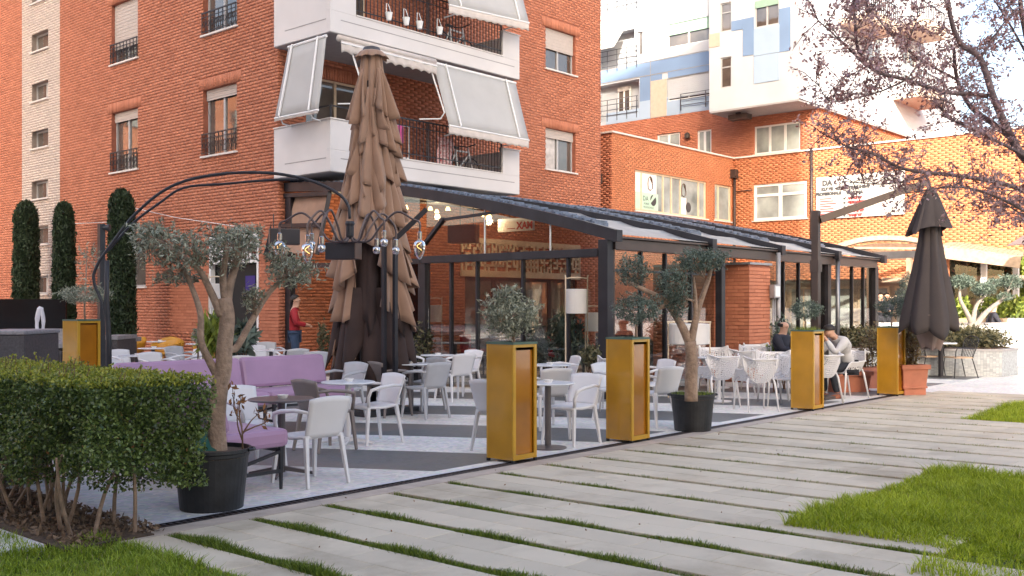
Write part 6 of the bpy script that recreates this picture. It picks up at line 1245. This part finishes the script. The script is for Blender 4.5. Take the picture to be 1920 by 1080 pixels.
setting(ob('twigs', tm, 'bark_plum', T), 'stuff'); lp = np.concatenate(lp); bl = np.concatenate(bl)
setting(ob('leaves', np_mesh('leaves', leaf_quads(lp, .037, .44, -.1), 4, 'leaf_plum'), 0, T), 'stuff'); setting(ob('blossom', np_mesh('blossom', leaf_quads(bl, .026, .8, .2), 4, 'leaf_blossom'), 0, T), 'stuff')

# ================================================================ people
def skin(name, joints, edges, mat, parent, sub=2):
    ks = list(joints); me = bpy.data.meshes.new(name); me.from_pydata([joints[k][0] for k in ks], [(ks.index(a), ks.index(b)) for a, b in edges], []); me.materials.append(M[mat]); o = link(name, me, parent)
    md = o.modifiers.new('skin', 'SKIN'); md.use_smooth_shade = True; sv = me.skin_vertices[0].data
    for i, k in enumerate(ks): r = joints[k][1]; sv[i].radius = (r, r) if not isinstance(r, tuple) else r; sv[i].use_root = (i == 0)
    s = o.modifiers.new('sub', 'SUBSURF'); s.levels = s.render_levels = sub; return o
def person(lab, loc, rot, J, top, legs, shoe='shoe', hair='hair', bald=False, scale=1.0):
    t = thing('person', lab, 'person', loc, rot); t.scale = (scale,)*3; V_ = {k: Vector(v) for k, v in J.items()}; hd = (V_['head']-V_['neck']).normalized(); fwd = Vector((0, 1, 0)); fwd = (fwd-hd*fwd.dot(hd)).normalized() if 'face' not in V_ else V_['face'].normalized(); side = fwd.cross(hd).normalized()
    B_ = {'pelvis': (V_['pelvis'], .115), 'waist': (V_['waist'], .105), 'chest': (V_['chest'], .125), 'neck': (V_['neck'], .056), 'jaw': (V_['neck']+hd*.09+fwd*.02, .07), 'mid': (V_['neck']+hd*.16+fwd*.012, .088), 'crown': (V_['neck']+hd*.235, .068), 'nose': (V_['neck']+hd*.135+fwd*.108, .012), 'mouth': (V_['neck']+hd*.085+fwd*.078, .018)}
    E_ = [('pelvis', 'waist'), ('waist', 'chest'), ('chest', 'neck'), ('neck', 'jaw'), ('jaw', 'mid'), ('mid', 'crown'), ('mid', 'nose'), ('jaw', 'mouth')]
    for s in 'lr':
        g = -1 if s == 'l' else 1; B_['ear'+s] = (V_['neck']+hd*.14+side*g*.088, .016); E_.append(('mid', 'ear'+s))
        for a, r in (('sh', .062), ('el', .043), ('wr', .030)): B_[a+s] = (V_[a+s], r)
        E_ += [('chest', 'sh'+s), ('sh'+s, 'el'+s), ('el'+s, 'wr'+s)]; d = (V_['wr'+s]-V_['el'+s]).normalized(); q = d.cross(Vector((0, 0, 1))); q = q.normalized() if q.length > .1 else Vector((1, 0, 0)); n_ = q.cross(d)
        B_['palm'+s] = (V_['wr'+s]+d*.06, (.034, .018)); E_.append(('wr'+s, 'palm'+s))
        for fi, (off, ln) in enumerate(((-.028, .075), (-.010, .09), (.010, .085), (.026, .066))):
            B_[f'f{fi}a{s}'] = (V_['wr'+s]+d*(.075+ln*.45)+q*off, .0085); B_[f'f{fi}b{s}'] = (V_['wr'+s]+d*(.07+ln*.85)+q*off-n_*.022, .0075); E_ += [('palm'+s, f'f{fi}a{s}'), (f'f{fi}a{s}', f'f{fi}b{s}')]
        B_['th'+s] = (V_['wr'+s]+d*.06-q*.045-n_*.012, .0095); B_['tt'+s] = (V_['wr'+s]+d*.09-q*.05-n_*.02, .0085); E_ += [('palm'+s, 'th'+s), ('th'+s, 'tt'+s)]
        for a, r in (('hip', .088), ('kn', .056), ('an', .040)): B_[a+s] = (V_[a+s], r)
        E_ += [('pelvis', 'hip'+s), ('hip'+s, 'kn'+s), ('kn'+s, 'an'+s)]
    skin('body', B_, E_, 'skin', t)
    g = .028; C_ = {k: (V_[k], r) for k, r in (('waist', (.165, .125)), ('chest', (.185, .13)), ('pelvis', (.165, .125)))}; C_ = {'waist': C_['waist'], 'pelvis': C_['pelvis'], 'chest': C_['chest'], 'collar': (V_['chest'].lerp(V_['neck'], .9), .078)}; E2 = [('waist', 'pelvis'), ('waist', 'chest'), ('chest', 'collar')]
    for s in 'lr':
        C_['sh'+s] = (V_['sh'+s], .088); C_['el'+s] = (V_['el'+s], .066); C_['wr'+s] = (V_['el'+s].lerp(V_['wr'+s], .97), .048); E2 += [('chest', 'sh'+s), ('sh'+s, 'el'+s), ('el'+s, 'wr'+s)]
    skin('jacket', C_, E2, top, t)
    C_ = {'pelvis': (V_['pelvis']-Vector((0, 0, .02)), .135)}; E3 = []
    for s in 'lr': C_['hip'+s] = (V_['hip'+s], .108); C_['kn'+s] = (V_['kn'+s], .075); C_['an'+s] = (V_['an'+s]+Vector((0, 0, .01)), .062); E3 += [('pelvis', 'hip'+s), ('hip'+s, 'kn'+s), ('kn'+s, 'an'+s)]
    skin('trousers', C_, E3, legs, t)
    for s in 'lr':
        a = V_['an'+s]; f_ = V_.get('toe'+s, a+Vector((0, .17, -.05)))-a; f_.z = 0; f_.normalize(); m = MB(); b0 = Vector((a.x, a.y, a.z-.055)); m.tube([b0-f_*.07, b0, b0+f_*.09-Vector((0, 0, .012)), b0+f_*.18-Vector((0, 0, .02))], [.04, .05, .046, .026], 10); ob('shoe', m, shoe, t, smooth=True)
    c = V_['neck']+hd*.175-fwd*.012
    m = MB(); vs = []
    def cap(u, v):
        a = 2*PI*u; b = v*(PI*.60 if not bald else PI*.3); back = -math.cos(a); b *= (.80+.42*back) if not bald else 1; d = side*math.sin(a)*math.sin(b)+fwd*math.cos(a)*math.sin(b)+hd*math.cos(b); return c+Vector(d)*(.102+.004*math.sin(a*9+b*7))
    if bald:
        def cap(u, v): a = PI*.35+PI*1.3*u; b = PI*.42+PI*.2*v; d = side*math.sin(a)*math.sin(b)+fwd*math.cos(a)*math.sin(b)+hd*math.cos(b); return c+d*.100
    ob('hair', m.grid(cap, 20, 8), hair, t, smooth=True, solid=.012)
    for g in (-1, 1): e = V_['neck']+hd*.155+fwd*.092+side*g*.033; ob('eye', MB().lathe([(.002, -.009), (.009, 0), (.002, .009)], 8, tuple(e)), 'iron', t)
    return t
st_ = dict(pelvis=(0, 0, .95), waist=(0, .01, 1.12), chest=(0, 0, 1.36), neck=(0, .01, 1.50), head=(0, .03, 1.74), shl=(-.19, 0, 1.43), shr=(.19, 0, 1.43), hipl=(-.1, 0, .90), hipr=(.1, 0, .90), knl=(-.11, .02, .49), knr=(.12, .04, .49), anl=(-.12, -.01, .085), anr=(.15, .05, .085))
J = dict(st_, ell=(-.26, .02, 1.17), elr=(.24, .05, 1.17), wrl=(-.12, .24, 1.12), wrr=(.10, .25, 1.14))
p_ = AT(550, 640, 22.2); px_ = person('man in a red jacket and jeans standing at the brick corner of the building', (13.42, 18.15, 0), rad(-132), J, 'jacket_red', 'denim', scale=1.03)
o = MB(); 
sit = dict(pelvis=(0, -.05, .52), waist=(0, .0, .66), chest=(0, .16, .92), neck=(0, .25, 1.04), head=(0, .42, 1.20), face=(0, .75, -.62), shl=(-.19, .18, .98), shr=(.19, .18, .98), ell=(-.2, .40, .78), elr=(.2, .40, .78), wrl=(-.05, .46, 1.0), wrr=(.06, .47, .98), hipl=(-.1, 0, .52), hipr=(.1, 0, .52), knl=(-.13, .42, .53), knr=(.14, .40, .53), anl=(-.13, .30, .085), anr=(.14, .36, .085))
person('man in a grey sweater sitting bent over the table beside the third yellow planter', (16.95, 7.2, 0), rad(62), sit, 'sweater', 'trousers_dark')
sit2 = dict(sit, chest=(0, -.02, .98), neck=(0, .0, 1.12), head=(0, .03, 1.34), shl=(-.19, -.02, 1.05), shr=(.19, -.02, 1.05), ell=(-.24, .12, .84), elr=(.24, .12, .84), wrl=(-.1, .36, .80), wrr=(.1, .36, .80)); sit2.pop('face')
person('bald man in a dark blue jacket half hidden behind the third yellow planter', (17.05, 8.45, 0), rad(180), sit2, 'jacket_dark', 'trousers_dark', bald=True, scale=.96)
walk = dict(st_, ell=(-.24, -.12, 1.18), elr=(.24, .12, 1.18), wrl=(-.22, .02, .96), wrr=(.22, .32, 1.04), knl=(-.1, -.02, .50), knr=(.1, .2, .51), anl=(-.1, -.28, .13), anr=(.1, .30, .09))
p_ = AT(1862, 620, 29.5); person('man in a dark suit walking behind the low white mosaic wall', (p_.x, p_.y, 0), rad(-150), walk, 'jacket_dark', 'trousers_dark', scale=.93)
for px, l, r in ((1651, 'dark haired person standing far back right of the pavilion end', 120), (1662, 'second dark haired person standing far back, right of the other', 150)): p_ = AT(px, 600, 35); person(l, (p_.x, p_.y, .25), rad(r), J, 'jacket_dark', 'trousers_dark')
setting(ob('back_step', MB().box(27.5, 12.2, 0, 36, 20.5, .25), 'concrete'))
